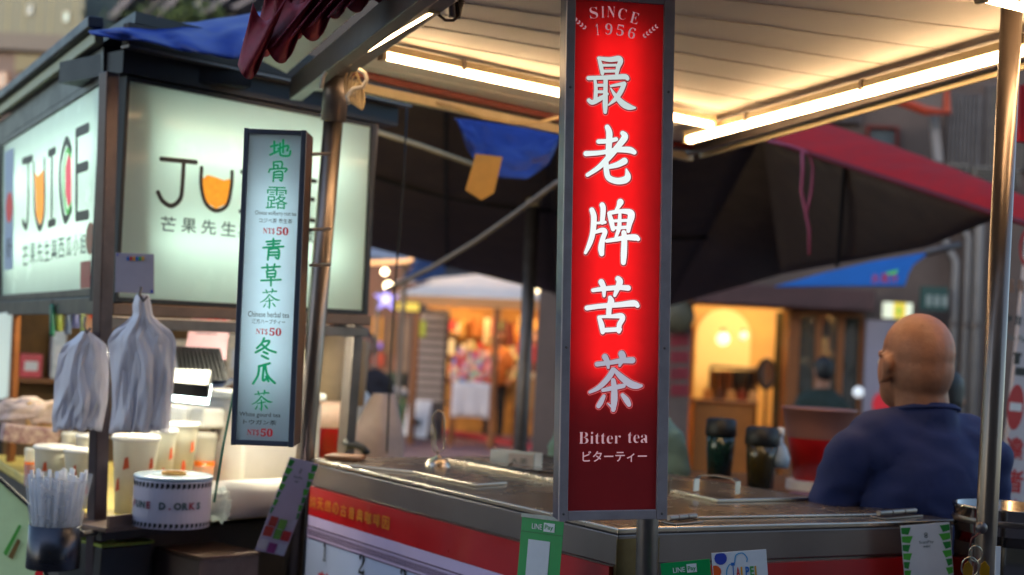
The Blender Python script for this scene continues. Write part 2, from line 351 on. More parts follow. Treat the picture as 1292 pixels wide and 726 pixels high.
for i, (ch, ox, oy, sc, st) in enumerate(K5):
    def tf(a, b, ox=ox, oy=oy, sc=sc): return onp(F, ox + a * sc, oy + b * sc)
    m = MB(F); u = .00138
    m.cur = 1; brush(m, st, tf, -.0003, grow=1.7 * u, dy=.00001, shift=(.5 * u, -.5 * u))
    m.cur = 2; brush(m, st, tf, -.0006, grow=1.25 * u, dy=.00001, shift=(.5 * u, -.5 * u))
    m.cur = 0; brush(m, st, tf, -.0010, dy=.00001)
    part('character', m, [lw[i], lout, lred], rs_)
tw = [glow('small_letter_top', 'b3838a', .8), glow('small_letter_bottom', 'b79299', .8)]
def arch(nm, s, xs, ys, rots, h, wd, m_, parent):
    mb = MB(F)
    for c, x, y, r in zip(s, xs, ys, rots):
        X, Z = onp(F, x, y); text('', serif(c), F, (X - wd / 2 * (.4 if c in 'I1' else 1), Z - h / 2, X + wd / 2 * (.4 if c in 'I1' else 1), Z + h / 2), None, None, bold=-.012, rot=math.radians(r), mb=mb, y=-.0008)
    return part(nm, mb, m_, parent)
arch('lettering', 'SINCE', [749, 760.5, 771, 785, 800.5], [16.5, 15.5, 15.5, 18, 23], [8, 2, -2, -8, -14], .0195, .0145, tw[0], rs_)
arch('lettering', '1956', [753.5, 768, 782.5, 797], [37.5, 37, 38.5, 42], [6, 0, -6, -12], .0195, .013, tw[0], rs_)
for sx, cx0, cy0, a0 in ((-1, 731.5, 30, 52), (1, 819, 41, 118)):
    mb = MB(F)
    for k in range(5):
        t_ = k / 4; X = cx0 + (t_ - .5) * 15 * (1 if sx < 0 else 1); Y = cy0 + (t_ - .5) * (13 if sx < 0 else -12)
        for s2 in (-1, 1):
            ang = math.radians((-40 if sx < 0 else 40) + s2 * 38 + (180 if sx < 0 else 0)); x0, z0 = onp(F, X, Y); L_, wd = .0065, .0016; c, s_ = math.cos(ang), math.sin(ang)
            pts = [(0, 0), (L_ * .5, wd), (L_, 0), (L_ * .5, -wd)]; mb.add([(x0 + p * c - q_ * s_, -.0008, z0 + p * s_ + q_ * c) for p, q_ in pts], [(0, 1, 2, 3)])
    part('laurel_branch', mb, tw[0], rs_)
def prect(F, x0, y0, x1, y1):
    xm, ym = (x0 + x1) / 2, (y0 + y1) / 2; c = onp(F, xm, ym); hw = abs(onp(F, x1, ym)[0] - onp(F, x0, ym)[0]) / 2; hh = abs(onp(F, xm, y1)[1] - onp(F, xm, y0)[1]) / 2
    return (c[0] - hw, c[1] - hh, c[0] + hw, c[1] + hh)
text('lettering', serif('Bitter'), F, prect(F, 730, 545, 783, 560), tw[1], rs_, bold=-.014); text('lettering', serif('tea'), F, prect(F, 792, 545, 817, 559), tw[1], rs_, bold=-.014)
text('lettering', 'ビターティー', F, prect(F, 735, 569, 816, 583), tw[1], rs_, bold=.008)
q = MB(F); q.box(W_ * .7, W_ * .95, .046, .075, .1, .14); part('bracket', q, steel_dark, rs_)
for sx, sz in ((.007, .012), (W_ - .009, .010), (.007, .3), (W_ - .009, .3), (.007, .75), (W_ - .009, .75)):
    q = MB(F); q.ball((sx, -.0062, sz), (.0024, .0012, .0024), 8, 5); part('screw', q, steel_dark, rs_, smooth=True)

# ------------------------------------------------------------------ green menu sign
F = frame(px(292, 561, 2.9), px(372, 564, 2.9), px(318, 163, 2.92))
W_ = (px(370, 564, 2.9) - px(292, 561, 2.9)).length; H_ = onp(F, 318, 163)[1]
menupanel = mat('backlit_white_acrylic', (.80, .90, .95), .3, 0, .02, 20, transl=.6, coat=.2)
mn = thing('menu_light_sign', 'narrow white backlit menu sign with green characters beside the left pole', 'sign', F)
lightbox(mn, F, W_, H_, .10, .01, menupanel, mat('slate_frame', '5a6070', .4, .5, .1, 20), mat('brown_side_panel', '5d4236', .35, .5, .2, 14), glow('menu_lamp', (.86, 1, .98), 32),
         [([(W_ * .5, .06, H_ * .2), (W_ * .5, .06, H_ * .84)], .009)], bars=(.0095, .0105, .011, .010))
T5 = K5[4][4]
def nrm(st, r=4.6): return [[(a, b, r) for a, b in s] for s in st]
G = {
 '地': nrm([[(8,38),(40,30)], [(24,12),(24,70)], [(5,82),(42,62)], [(42,50),(85,34),(82,60)], [(64,4),(63,70)], [(50,22),(50,74),(58,86),(90,86),(96,62)]]),
 '骨': nrm([[(30,5),(31,35)], [(30,5),(70,4),(69,34)], [(31,20),(50,20),(50,34)], [(12,38),(7,52)], [(12,38),(91,35),(85,50)], [(32,52),(28,96)], [(32,52),(71,50),(70,92),(60,87)], [(32,65),(68,64)], [(31,78),(68,77)]], 4.2),
 '青': nrm([[(20,15),(80,11)], [(25,28),(75,24)], [(6,42),(94,37)], [(50,2),(50,40)], [(30,50),(26,96)], [(30,50),(72,48),(72,91),(60,86)], [(30,63),(70,62)], [(29,76),(70,75)]]),
 '草': nrm([[(8,18),(92,13)], [(32,3),(35,27)], [(67,2),(62,27)], [(30,33),(33,62)], [(30,33),(70,31),(67,62)], [(32,46),(68,45)], [(32,60),(68,59)], [(4,76),(96,72)], [(50,62),(50,99)]]),
 '冬': nrm([[(44,2),(34,25),(12,48)], [(38,18),(68,15),(50,42),(6,68)], [(34,30),(60,54),(97,68)], [(42,66),(60,74)], [(34,84),(62,98)]], 5.2),
 '瓜': nrm([[(76,6),(28,20)], [(30,18),(24,60),(3,97)], [(50,18),(46,82),(64,72)], [(60,66),(70,86)], [(56,14),(66,60),(98,95)]], 5.2),
 '茶': [[(x / 7.26, y / 7.26, r_ / 7.26 * .66) for x, y, r_ in s] for s in T5],
}
def gchar(ch, x, y, w_, h_):
    if ch in G:
        m = MB(F); brush(m, G[ch], lambda a, b: onp(F, x - w_ / 2 + a / 100 * w_, y - h_ / 2 + b / 100 * h_), -.0008, dy=.00002); part('character', m, greenink, mn)
    else: text('character', ch, F, prect(F, x - w_ / 2, y - h_ / 2, x + w_ / 2, y + h_ / 2), greenink, mn, bold=.0, y=-.0008)
gchar('地', 353.5, 188, 28, 24); gchar('骨', 350.5, 217, 26, 27); gchar('露', 349.5, 250, 27, 28)
gchar('青', 345, 315, 29, 28); gchar('草', 342, 347, 27, 28); gchar('茶', 341, 377.5, 34, 31)
gchar('冬', 335, 440, 28, 27); gchar('瓜', 333, 471, 29, 28); gchar('茶', 331, 506, 35, 32)
for (x, y, s1, s2) in ((348, 270, 'Chinese wolfberry root tea', 'コジベ茶 養生茶'), (339, 397, 'Chinese herbal tea', '漢方ハーブティー'), (328, 524, 'White gourd tea', 'トウガン茶')):
    text('lettering', s1, F, prect(F, x - 26, y - 3.5, x + 26, y + 3.5), inkgrey, mn, bold=.006); text('lettering', s2, F, prect(F, x - 21, y + 6, x + 21, y + 12), inkgrey, mn, bold=.01)
    text('lettering', serif('NT$'), F, prect(F, x - 16, y + 18, x - 1, y + 26), redink, mn); text('lettering', serif('50'), F, prect(F, x + 1, y + 17, x + 16, y + 27), redink, mn, bold=.01)
for py0 in (195, 290, 335):
    q = MB(); a = px(392, py0, 3.0); q.tube([a, px(416, py0 - 1, 3.3)], .004, 8); part('mount_bolt', q, steel_dark, mn)

# ------------------------------------------------------------------ juice booth light boxes
boothpanel = mat('backlit_pale_green_acrylic', (.80, .92, .85), .25, 0, .02, 6, transl=.6, coat=.35)
blamp = glow('booth_lamp', (.93, 1, .95), 13.5)
FR = frame(px(144, 381, 3.5), px(462, 397, 4.16), px(148, 93, 3.5)); WR = onp(FR, 463, 390)[0]; HR = onp(FR, 150, 94)[1]
jr = thing('juice_light_sign', 'wide pale juice light box with an orange glass in its letters, facing the cart', 'sign', FR)
lightbox(jr, FR, WR, HR, .12, .012, boothpanel, darkmetal, darkmetal, blamp, [([(.1, .09, HR * z), (WR - .1, .09, HR * z)], .018) for z in (.3, .72)], bars=(.01, .02, .012, .012))
FL = frame(px(0, 380, 4.9), px(131, 373, 3.53), px(5, 180, 4.86)); WL = onp(FL, 131, 300)[0]; HL = onp(FL, 66, 137)[1]
jl = thing('juice_light_sign', 'pale juice light box with orange glass and watermelon letters at the far left', 'sign', FL)
lightbox(jl, FL, WL, HL, .12, .02, boothpanel, darkmetal, darkmetal, blamp, [([(.1, .09, HL * z), (WL - .1, .09, HL * z)], .018) for z in (.3, .7)], bars=(.04, .03, .02, .02))
orange = mat('orange_print', 'e08a1a', .5, 0, .12, 40, c2='f2a52a', emit=1.1, ecol='e08a1a'); pinkp = mat('watermelon_pink_print', 'dc4a5c', .5, 0, .05, 20, emit=.8, ecol='dc4a5c'); greenp = mat('watermelon_green_print', '4fb04a', .5, 0, .05, 20, emit=.6, ecol='4fb04a')  # prints glow by themselves, in place of light from the box lamps
def strokes(F_, st, r_, m_, t, nm='letter', y=-.0012):
    mb = MB(F_); ux = .0021
    for k, s in enumerate(st):
        pts = catmull([(x, z, r_) for x, z in [onp(F_, *p[:2]) for p in s]]) if len(s) > 2 else [(*onp(F_, *p[:2]), r_) for p in s]
        brush(mb, [pts], lambda a, b: (a, b), y - k * .0002, rs=1)
    return part(nm, mb, m_, t)
# right face letters
strokes(FR, [[(203, 200.7), (247, 205)], [(231.5, 203), (230, 230), (227, 251), (216, 260), (205, 254), (199, 243)]], .0065, ink, jr)
u = [(254, 212), (253.5, 234), (259, 256), (272, 266), (286, 259), (291.5, 236), (292.5, 217)]
mb = MB(FR); pts = [onp(FR, *p) for p in [(255, 226), (262, 221), (272, 224), (282, 228), (291, 226), (291, 238), (286, 257), (272, 264), (260, 255), (255.5, 236)]]
mb.add([(x, -.001, z) for x, z in pts], [tuple(range(len(pts)))]); part('juice_fill', mb, orange, jr)
strokes(FR, [u], .006, ink, jr)
strokes(FR, [[(305, 217), (327, 219)], [(316, 218), (315, 268)], [(303, 267), (326, 270)]], .0065, ink, jr)
strokes(FR, [[(368, 228), (352, 224), (340, 246), (350, 270), (366, 268)]], .0065, ink, jr)
strokes(FR, [[(380, 226), (379, 276)], [(380, 226), (398, 229)], [(380, 250), (395, 252)], [(379, 276), (398, 279)]], .0065, ink, jr)
rowx = [212, 238, 263, 288, 310, 333, 354, 376, 397]
for c, x in zip('芒果先生與西瓜小姐', rowx):
    y = 282.5 + (x - 212) * .085; text('character', c, FR, prect(FR, x - 9.5, y - 9, x + 9.5, y + 9.5), inkgrey, jr, bold=.01)
# left face letters
strokes(FL, [[(29, 204), (41, 200)], [(36, 203), (36, 260), (34, 286), (29, 280)]], .012, ink, jl)
mb = MB(FL); pts = [onp(FL, *p) for p in [(44, 218), (48, 223), (51, 219), (56, 214), (56, 268), (51, 285), (46, 272)]]; mb.add([(x, -.001, z) for x, z in pts], [tuple(range(len(pts)))]); part('juice_fill', mb, orange, jl)
strokes(FL, [[(43, 207), (44, 262), (50, 288), (56, 268), (56.5, 202)]], .011, ink, jl)
strokes(FL, [[(62, 194), (70, 190)], [(66, 192), (65.5, 281)], [(62, 283), (70, 280)]], .012, ink, jl)
strokes(FL, [[(90, 190), (84, 178), (77, 205), (76.5, 240), (82, 277), (90, 264)]], .013, ink, jl)
strokes(FL, [[(90, 197), (85, 190), (81, 215), (81, 242), (85, 268), (90, 258)]], .008, greenp, jl, y=-.0016)
mb = MB(FL); pts = [onp(FL, *p) for p in [(87, 193), (90, 200), (90, 256), (87, 263), (83, 245), (83, 212)]]; mb.add([(x, -.0011, z) for x, z in pts], [tuple(range(len(pts)))]); part('watermelon_fill', mb, pinkp, jl)
strokes(FL, [[(97, 168), (97, 274)], [(97, 168), (112, 161)], [(97, 214), (111, 209)], [(97, 274), (112, 271)]], .014, ink, jl)
for k, c in enumerate('芒果先生與西瓜小姐'):
    x = 32.5 + k * 9.1; y = 322 - k * 1.75; text('character', c, FL, prect(FL, x - 3.7, y - 13, x + 3.7, y + 13), inkgrey, jl, bold=.01)
mb = MB(FL); cx_, cz_ = onp(FL, 114.5, 301); mb.add([(cx_ + .055 * math.cos(k * .5236), -.0014, cz_ + .045 * math.sin(k * .5236)) for k in range(12)], [tuple(range(12))]); part('round_badge', mb, mat('badge_brown', '8f7a5a', .5, 0, .4, 60, c2='c46a4a'), jl)
mb = MB(FL); r_ = prect(FL, 102, 330, 114, 364); mb.box(r_[0], r_[2], -.0015, .0, r_[1], r_[3]); part('red_sticker', mb, mat('red_sticker', '9c1f2a', .4, 0, .1), jl)
mb = MB(FL); r_ = prect(FL, 6, 190, 17, 340); mb.box(r_[0], r_[2], -.0015, .0, r_[1], r_[3]); part('side_poster', mb, mat('pale_blue_poster', 'a9bcd6', .5, 0, .1, 12), jl)
mb = MB(FL); cx_, cz_ = onp(FL, 12.5, 262); mb.add([(cx_ + .07 * math.cos(k * .5236), -.002, cz_ + .055 * math.sin(k * .5236)) for k in range(12)], [tuple(range(12))]); part('round_badge', mb, redink, jl)
text('lettering', '果汁', FL, prect(FL, 9, 300, 15, 326), ink, jl, bold=.01, y=-.002)

# ------------------------------------------------------------------ juice booth
pc = pz(128, 600, 1.06)
cpost = px(133, 480, 3.47)
booth = thing('juice_booth', 'juice booth with dark roof and brown counter rail under two pale light boxes', 'booth', Vector((cpost.x, cpost.y, 0)))
FRd = (FR.to_3x3() @ Vector((1, 0, 0))); FLd = (FL.to_3x3() @ Vector((1, 0, 0)))
FRh = Vector((FRd.x, FRd.y, 0)).normalized(); FLh = Vector((FLd.x, FLd.y, 0)).normalized()
def vpost(a, b, wd, m_, nm='post'):
    X = FRh; Y = Vector((-X.y, X.x, 0)); q = MB(); foot = a - (b - a) * (a.z / (b - a).z)
    V = []
    for p in (foot, b):
        V += [p - X * wd - Y * wd, p + X * wd - Y * wd, p + X * wd + Y * wd, p - X * wd + Y * wd]
    q.add(V, [(0, 3, 2, 1), (4, 5, 6, 7), (0, 1, 5, 4), (1, 2, 6, 5), (2, 3, 7, 6), (3, 0, 4, 7)]); return part(nm, q, m_, booth, bevel=.003)
pa, pb = px(121, 690, 3.47), px(138, 92, 3.47); vpost(pa, pb, .019, mat('corner_post_metal', '4b4044', .3, .7, .2, 14, .05))
vpost(px(437, 560, 4.2), px(467, 152, 4.2), .02, steel_dark)
vpost(px(-6, 560, 5.0), px(-4, 180, 5.0), .02, darkmetal)
# rails under the boxes
q = MB(FR); q.box(-.01, WR + .01, -.012, .05, -.034, -.003); part('lower_rail', q, brownrail, booth, bevel=.003)
q = MB(FR); q.box(-.01, WR + .01, .0, .04, -.07, -.04); part('lower_rail', q, steel_dark, booth, bevel=.003)
q = MB(FL); q.box(0, WL, -.012, .05, -.05, -.002); part('lower_rail', q, darkmetal, booth, bevel=.003)
# roof: fascias + slab
q = MB(FR); q.box(-.03, WR + .1, -.05, -.02, HR + .072, HR + .13); part('front_fascia', q, mat('dark_brown_fascia', '3b332f', .6, .2, .2, 10, .06), booth, bevel=.004)
q = MB(FR); q.box(-.03, WR + .1, -.055, -.018, HR + .064, HR + .071); part('drip_edge', q, steel_dark, booth)
q = MB(FR); q.box(-.02, WR + .08, -.015, .3, HR + .004, HR + .063); part('header', q, darkmetal, booth)
q = MB(FL); q.box(-.3, WL + .03, -.05, -.01, HL + .115, HL + .145); part('side_fascia', q, mat('dark_blue_fascia', '232432', .45, .3, .2, 10), booth, bevel=.004)
q = MB(FL); q.box(-.3, WL + .01, -.03, -.005, HL + .078, HL + .112); part('side_trim', q, mat('pale_trim', 'a9ac8c', .5, 0, .1, 10), booth, bevel=.004)
q = MB(FL); q.box(-.3, WL + .0, -.004, .4, HL + .002, HL + .075); part('header', q, darkmetal, booth)
zt = P2(FR, 0, HR + .112).z
corner = P2(FR, -.02, 0, -.045); c1 = P2(FR, WR + .1, 0, -.045); c2 = P2(FL, -.3, 0, -.04)
q = MB(); q.prism([Vector((p.x, p.y, zt + .02)) for p in (corner, c1, c1 + (c2 - corner) * .5, c2)], (0, 0, .03)); part('roof_slab', q, darkmetal, booth)
# counter, tray and back wall of the booth
zc = 1.0
ca = Vector((cpost.x, cpost.y, 0)); cr_ = ca + FRh * 1.1; cl_ = ca - FLh * 1.7
q = MB(); q.prism([Vector((p.x, p.y, zc)) for p in (ca, cr_, cr_ + (cl_ - ca) * .35, cl_)], (0, 0, .03)); part('counter', q, mat('booth_counter', 'd0b860', .4, 0, .15, 10), booth, bevel=.003)
q = MB(); q.prism([Vector((p.x, p.y, .12)) for p in (ca + FRh * .06, cr_, cr_ + (cl_ - ca) * .3, cl_)], (0, 0, .87)); part('cabinet', q, mat('booth_cabinet', '3a3430', .5, .2, .2, 8), booth)
a, b = px(134, 660, 3.32), px(392, 650, 3.95)
d = (b - a); d.z = 0; d.normalize(); n = Vector((-d.y, d.x, 0))
zt_ = a.z
q = MB(); q.prism([Vector((p.x, p.y, zt_ - .025)) for p in (a, a + d * 1.0, a + d * 1.0 + n * .3, a + n * .3)], (0, 0, .012)); q.prism([Vector((p.x, p.y, zt_ - .0125)) for p in (a - n * .012, a + d * 1.0 - n * .012, a + d * 1.0, a)], (0, 0, .03))
part('front_tray', q, brownrail, booth, bevel=.002)
q = MB(); a2 = px(128, 683, 3.4); q.prism([Vector((p.x, p.y, a2.z)) for p in (a2, a2 + d * .3, a2 + d * .3 + n * .02, a2 + n * .02)], (0, 0, .02)); part('bracket_bar', q, darkmetal, booth)
bk = ca + FRh * .3 + (cl_ - ca).normalized() * 1.5
# interior back wall with shelves
wallm = mat('booth_back_wall', '6a5036', .7, 0, .35, 5, .1, c2='8c6a42')
Fb = fdir(px(-30, 600, 6.0) * 1.0, FRh.lerp(Vector((1, 0, 0)), .5)); Fb.translation.z = 0
q = MB(Fb); q.box(-.4, 1.45, 0, .05, 0, 2.3); part('back_wall', q, wallm, booth)
for z in (1.25, 1.62):
    q = MB(Fb); q.box(-.3, 1.4, -.22, -.001, z, z + .02); part('shelf', q, wood, booth, bevel=.002)
random.seed(77)
pk = ['c84a5a', 'd8c8b0', '3a6aa0', 'd89a3a', '5a9a6a', 'e0b0b8', '8a4a8a', 'c0c8d0']; pn = ['red', 'cream', 'blue', 'orange', 'green', 'pink', 'purple', 'pale grey']
for r_i, z in enumerate((1.27, 1.64)):
    for k in range(12):
        c_i = random.randrange(8); x = -.25 + k * .13; w_ = random.uniform(.05, .1); h_ = random.uniform(.1, .24)
        tt = thing('shelf_pack', '%s pack, %s in the row on the %s booth shelf' % (pn[c_i], ['first', 'second', 'third', 'fourth', 'fifth', 'sixth', 'seventh', 'eighth', 'ninth', 'tenth', 'eleventh', 'last'][k], ['lower', 'upper'][r_i]), 'pack', P2(Fb, x, z, -.12), 'packs on the booth shelves')
        m = MB(Fb); m.box(x, x + w_, -.17, -.05, z + .001, z + h_); part('box', m, mat('pack_' + pn[c_i], pk[c_i], .5, 0, .25, 30), tt, bevel=.004); m = MB(Fb); m.box(x + w_ * .2, x + w_ * .8, -.1725, -.171, z + h_ * .3, z + h_ * .7); part('pack_label', m, paper, tt)
# booth lights: one bar in view, two unseen ones added to brighten the cups
tL = thing('booth_light', 'bright cold light bar over the white dispenser in the juice booth', 'light', px(240, 500, 3.75))
q = MB(); A = [px(217, 488, 3.7), px(267, 490, 3.72), px(263, 511, 3.64), px(214, 506, 3.62)]; q.prism(A, up * .012); part('diffuser', q, glow('cold_light', (.75, 1, .97), 9.0), tL)
q = MB(); q.prism([p + up * .016 for p in A], up * .035); part('hood', q, black, tL, bevel=.003)
tL3 = thing('booth_light', 'added unseen light strip behind the rail under the wide light box', 'light', P2(FR, .1, -.06, .07)); q = MB(FR); q.box(.03, WR - .1, .058, .085, -.062, -.052); part('diffuser', q, glow('unseen_strip_fill', (1, .93, .68), 190.0), tL3); q = MB(FR); q.box(.03, WR - .1, .056, .087, -.051, -.037); part('housing', q, whitepl, tL3)  # unseen strip, added behind the rail to light the cup fronts
tL2 = thing('booth_light', 'added unseen warm tube behind the light boxes over the booth cups', 'light', px(110, 535, 3.9)); q = MB(); q.tube([px(80, 368, 4.75), px(200, 372, 4.75)], .018, 10); part('diffuser', q, glow('unseen_warm_fill', (1, .85, .5), 110.0), tL2)  # unseen tube, added behind the boxes to brighten the booth interior
q = MB(); q.box(0, 0, 0, 0, 0, 0) if False else q.tube([px(78, 362, 4.75), px(202, 366, 4.75)], .012, 8); part('hood', q, darkmetal, tL2)

# ------------------------------------------------------------------ tea cart (counter)
ZC = 1.2
A_, C_, R_ = pz(391, 578, ZC), pz(780, 667, ZC), pz(1207, 656, ZC)
C2_ = pz(833, 665, ZC); B_ = A_ + (R_ - C2_) * 1.02
B_ = pz(697, 573, ZC).lerp(B_, .35)
cart = thing('tea_cart', 'stainless steel tea cart with red and white printed menu fascia', 'cart', Vector(((A_.x + R_.x) / 2, (A_.y + R_.y) / 2, 0)))
out = [A_, C_, C2_, R_, B_]
def ins(pts, k): c = sum(pts, Vector()) / len(pts); return [c + (p - c) * k for p in pts]
q = MB(); q.prism([p - Vector((0, 0, .012)) for p in out], (0, 0, .012)); part('worktop', q, steel_top, cart, bevel=.003)
q = MB(); q.prism([Vector((p.x, p.y, ZC - .072)) for p in ins(out, .992)], (0, 0, .059)); part('apron', q, steel, cart, bevel=.003)
q = MB(); q.prism([Vector((p.x, p.y, .2)) for p in ins(out, .975)], (0, 0, ZC - .2 - .074)); part('cabinet', q, steel_dark, cart)
for p in (A_, C_, R_, B_):
    c = Vector(((p.x - .3) * .9 + .3, (p.y - 3.2) * .9 + 3.2, 0)); q = MB(Matrix.Translation(c)); q.tube([(-.02, 0, .075), (.02, 0, .075)], .07, 18); q.box(-.03, .03, -.012, .012, .08, .205); part('caster_wheel', q, black, cart)
FcL = frame(A_ - Vector((0, 0, 0)), C_, A_ + Vector((0, 0, 1))); WcL = (C_ - A_).length
FcR = frame(C2_, R_, C2_ + Vector((0, 0, 1))); WcR = (R_ - C2_).length
fas = MB(FcL); fas.box(.0, WcL - .02, -.001, .03, -.15, -.075); part('red_fascia', fas, redband, cart)
pale = mat('pale_menu_board', 'aab6d6', .3, 0, .04, 6, coat=.4); lav = mat('lavender_strip', 'b9a8cc', .35, 0, .05, 8, coat=.3); plum = mat('plum_pattern', '4a2440', .4, 0, .05)
fas = MB(FcL); fas.box(.012, WcL - .02, -.0012, .03, -.176, -.1505); part('pale_strip', fas, lav, cart)
fas = MB(FcL); fas.box(.012, WcL - .02, -.0014, .03, -.21, -.1765); part('pattern_strip', fas, lav, cart)
pat = MB(FcL); pat.box(.012, WcL - .02, -.0026, -.0015, -.1795, -.177); pat.box(.012, WcL - .02, -.0026, -.0015, -.2095, -.207)
n = 110
for k in range(n):
    x = .02 + k * (WcL - .05) / n; zc_ = -.1932
    for (dx, dz) in ((0, 0), (.0055, 0)):
        for s2 in (-1, 1): pat.add([(x + dx - .004, -.0022, zc_ - .009 * s2), (x + dx - .0028, -.0022, zc_ - .009 * s2), (x + dx + .004, -.0022, zc_ + .009 * s2), (x + dx + .0028, -.0022, zc_ + .009 * s2)], [(0, 1, 2, 3)])
o = part('chain_pattern', pat, plum, cart); o['kind'] = 'stuff'
fas = MB(FcL); fas.box(.012, WcL - .02, -.0012, .03, -.8, -.2105); part('menu_board', fas, pale, cart)
fas = MB(FcL); fas.box(-.001, .011, -.004, .03, -.8, -.078); part('corner_trim', fas, darkmetal, cart)
gold = mat('gold_print', 'c27a1c', .4, .1, .1)
x0 = onp(FcL, 391, 632)[0]; x1 = onp(FcL, 494, 650)[0]
nch = '純天然の古昔典咖啡因'
for k, c in enumerate(nch):
    ww = (x1 - x0) / len(nch); text('character', c, FcL, (x0 + k * ww + .006, -.128, x0 + (k + 1) * ww - .004, -.097), gold, cart, bold=.012, y=-.003)
for c, X, Y in (('1', 411, 696), ('2', 458, 712), ('3', 510, 731)):
    x, z = onp(FcL, X, Y); text('numeral', serif(c), FcL, (x - (.009 if c == '1' else .0145), z - .0245, x + (.009 if c == '1' else .0145), z + .0245), ink, cart, bold=-.004, y=-.004)
for c, X, Y in (('苦', 410, 738), ('青', 458, 760)):
    x, z = onp(FcL, X, Y); text('character', c, FcL, (x - .035, z - .03, x + .035, z + .032), mat('red_menu_print', 'b3202c', .5, 0, 0), cart, bold=.015, y=-.003)
fas = MB(FcR); fas.box(.03, WcR, -.001, .03, -.16, -.078); part('red_fascia', fas, redband, cart)
fas = MB(FcR); fas.box(.03, WcR, -.001, .03, -.8, -.1605); part('menu_board', fas, pale, cart)
q = MB(); q.prism([Vector((p.x, p.y, .25)) for p in (C_, C2_, C2_ + Vector((.004, .02, 0)), C_ + Vector((-.004, .02, 0)))], (0, 0, ZC - .27)); part('corner_plate', q, mat('brassy_corner', '6a5a3c', .35, .7, .25, 10, .05), cart)
# lids on the worktop
def lid(pts, z, th=.008, nm='lid'):
    q = MB(); q.prism([Vector((p.x, p.y, z)) for p in pts], (0, 0, th)); return part(nm, q, steel_top, cart, bevel=.002)
l1 = lid([pz(845, 622, ZC), pz(905, 635, ZC), pz(1030, 632, ZC), pz(848, 605, ZC)], ZC + .0005)
hp = [px(878, 620, 3.18), px(879, 604, 3.2), px(884, 600, 3.2), px(905, 600, 3.17), px(926, 604, 3.13), px(931, 608, 3.12), px(930, 624, 3.1)]
q = MB()
for i in range(len(hp) - 1):
    a, b = hp[i], hp[i + 1]; wv = Vector((.008, .012, 0)); nn = (b - a).cross(wv).normalized() * .0012
    q.add([a - wv - nn, a + wv - nn, b + wv - nn, b - wv - nn, a - wv + nn, a + wv + nn, b + wv + nn, b - wv + nn], [(0, 3, 2, 1), (4, 5, 6, 7), (0, 1, 5, 4), (1, 2, 6, 5), (2, 3, 7, 6), (3, 0, 4, 7)])
o = part('handle', q, steel_pole, l1)
l2 = lid([pz(735, 650, ZC), pz(855, 656, ZC), pz(1140, 651, ZC), pz(1150, 645, ZC), pz(900, 640, ZC)], ZC + .0008, .005)
l3 = lid([pz(560, 583, ZC), pz(590, 580, ZC), pz(698, 597, ZC), pz(698, 610, ZC)], ZC + .0006, .01)
q = MB(); q.tube([pz(588, 581, ZC + .012), pz(660, 594, ZC + .012), pz(700, 597, ZC + .012)], .0045, 8); part('rod', q, darkmetal, cart, smooth=True)
lid([pz(440, 590, ZC), pz(520, 598, ZC), pz(600, 615, ZC), pz(640, 612, ZC), pz(520, 583, ZC)], ZC + .0006, .007)
for (xa, ya, xb, yb) in ((843, 654, 878, 651), (1108, 648, 1155, 644)):
    q = MB(); a, b = pz(xa, ya, ZC + .012), pz(xb, yb, ZC + .012)
    for k in range(3): q.tube([a.lerp(b, k / 3 + .01), a.lerp(b, (k + 1) / 3 - .01)], .0062, 10)
    dd = (b - a); nn = Vector((-dd.y, dd.x, 0)).normalized() * .02; q.prism([Vector((p.x, p.y, ZC + .001)) for p in (a - nn, b - nn, b + nn, a + nn)], (0, 0, .003)); part('hinge', q, steel_pole, cart, bevel=.001)
for X in (832, 852, 874): q = MB(); q.ball(pz(X, 659, ZC + .002), (.005, .005, .003), 10, 6); part('screw', q, steel_pole, cart, smooth=True)

# things on the cart
b0 = pz(552, 591, ZC); t = thing('hook_lid', 'wire loop handle on a small steel dome lid at the back left of the worktop', 'lid', b0)
q = MB(Matrix.Translation(b0)); q.lathe([(.036, 0), (.036, .004), (.031, .016), (.02, .026), (.006, .031), (.004, .035)], 26); part('dome', q, steel_top, t, smooth=True)
q = MB(); D_ = 3.5
def wl(x, y): return px(x, y, D_)
q.tube([wl(545, 526), wl(545, 552), wl(546, 566), wl(549, 571), wl(555, 571), wl(560, 567), wl(561, 552), wl(561, 530), wl(559, 521), wl(553, 518), wl(548, 521), wl(546, 528), wl(548.5, 545), wl(549, 562), wl(552, 568), wl(552, 575)], .0017, 8); part('wire_loop', q, mat('bright_wire', 'c9b8a0', .2, 1., .1), t, smooth=True)
t = thing('card_holder', 'clear acrylic card holder standing at the back of the steel worktop', 'holder', pz(645, 592, ZC))
acr = mat('clear_acrylic', (.75, .75, .72), .06, 0, .02, 20, clear=.55)
Fh = frame(pz(618, 588, ZC), pz(674, 594, ZC), pz(618, 588, ZC) + Vector((0, 0, 1))); Wh = (pz(674, 594, ZC) - pz(618, 588, ZC)).length
q = MB(Fh); q.box(0, Wh, 0, .003, 0, .045); q.box(0, Wh, .04, .043, 0, .045); q.box(0, .003, .003, .04, 0, .045); q.box(Wh - .003, Wh, .003, .04, 0, .045); q.box(.003, Wh - .003, .003, .04, 0, .003); part('box', q, acr, t)
q = MB(Fh); q.box(Wh * .42, Wh * .96, -.0015, -.0005, .006, .04); part('label_card', q, mat('pinkish_card', 'b5a49c', .6, 0, .08), t)
q = MB(Fh); q.box(Wh * .06, Wh * .38, .012, .03, .004, .038); part('card_stack', q, paper, t)
text('lettering', 'A 茶', Fh, (Wh * .5, .015, Wh * .85, .03), inkgrey, t, y=-.003)
mb = MB(); mb.tube([pz(640, 590, ZC + .01), px(660, 575, 3.9), px(690, 576, 3.9), px(720, 585, 3.7)], .004, 8); part('black_cable', mb, black, None, smooth=True, label='black cable curling behind the clear card holder', cat='cable')
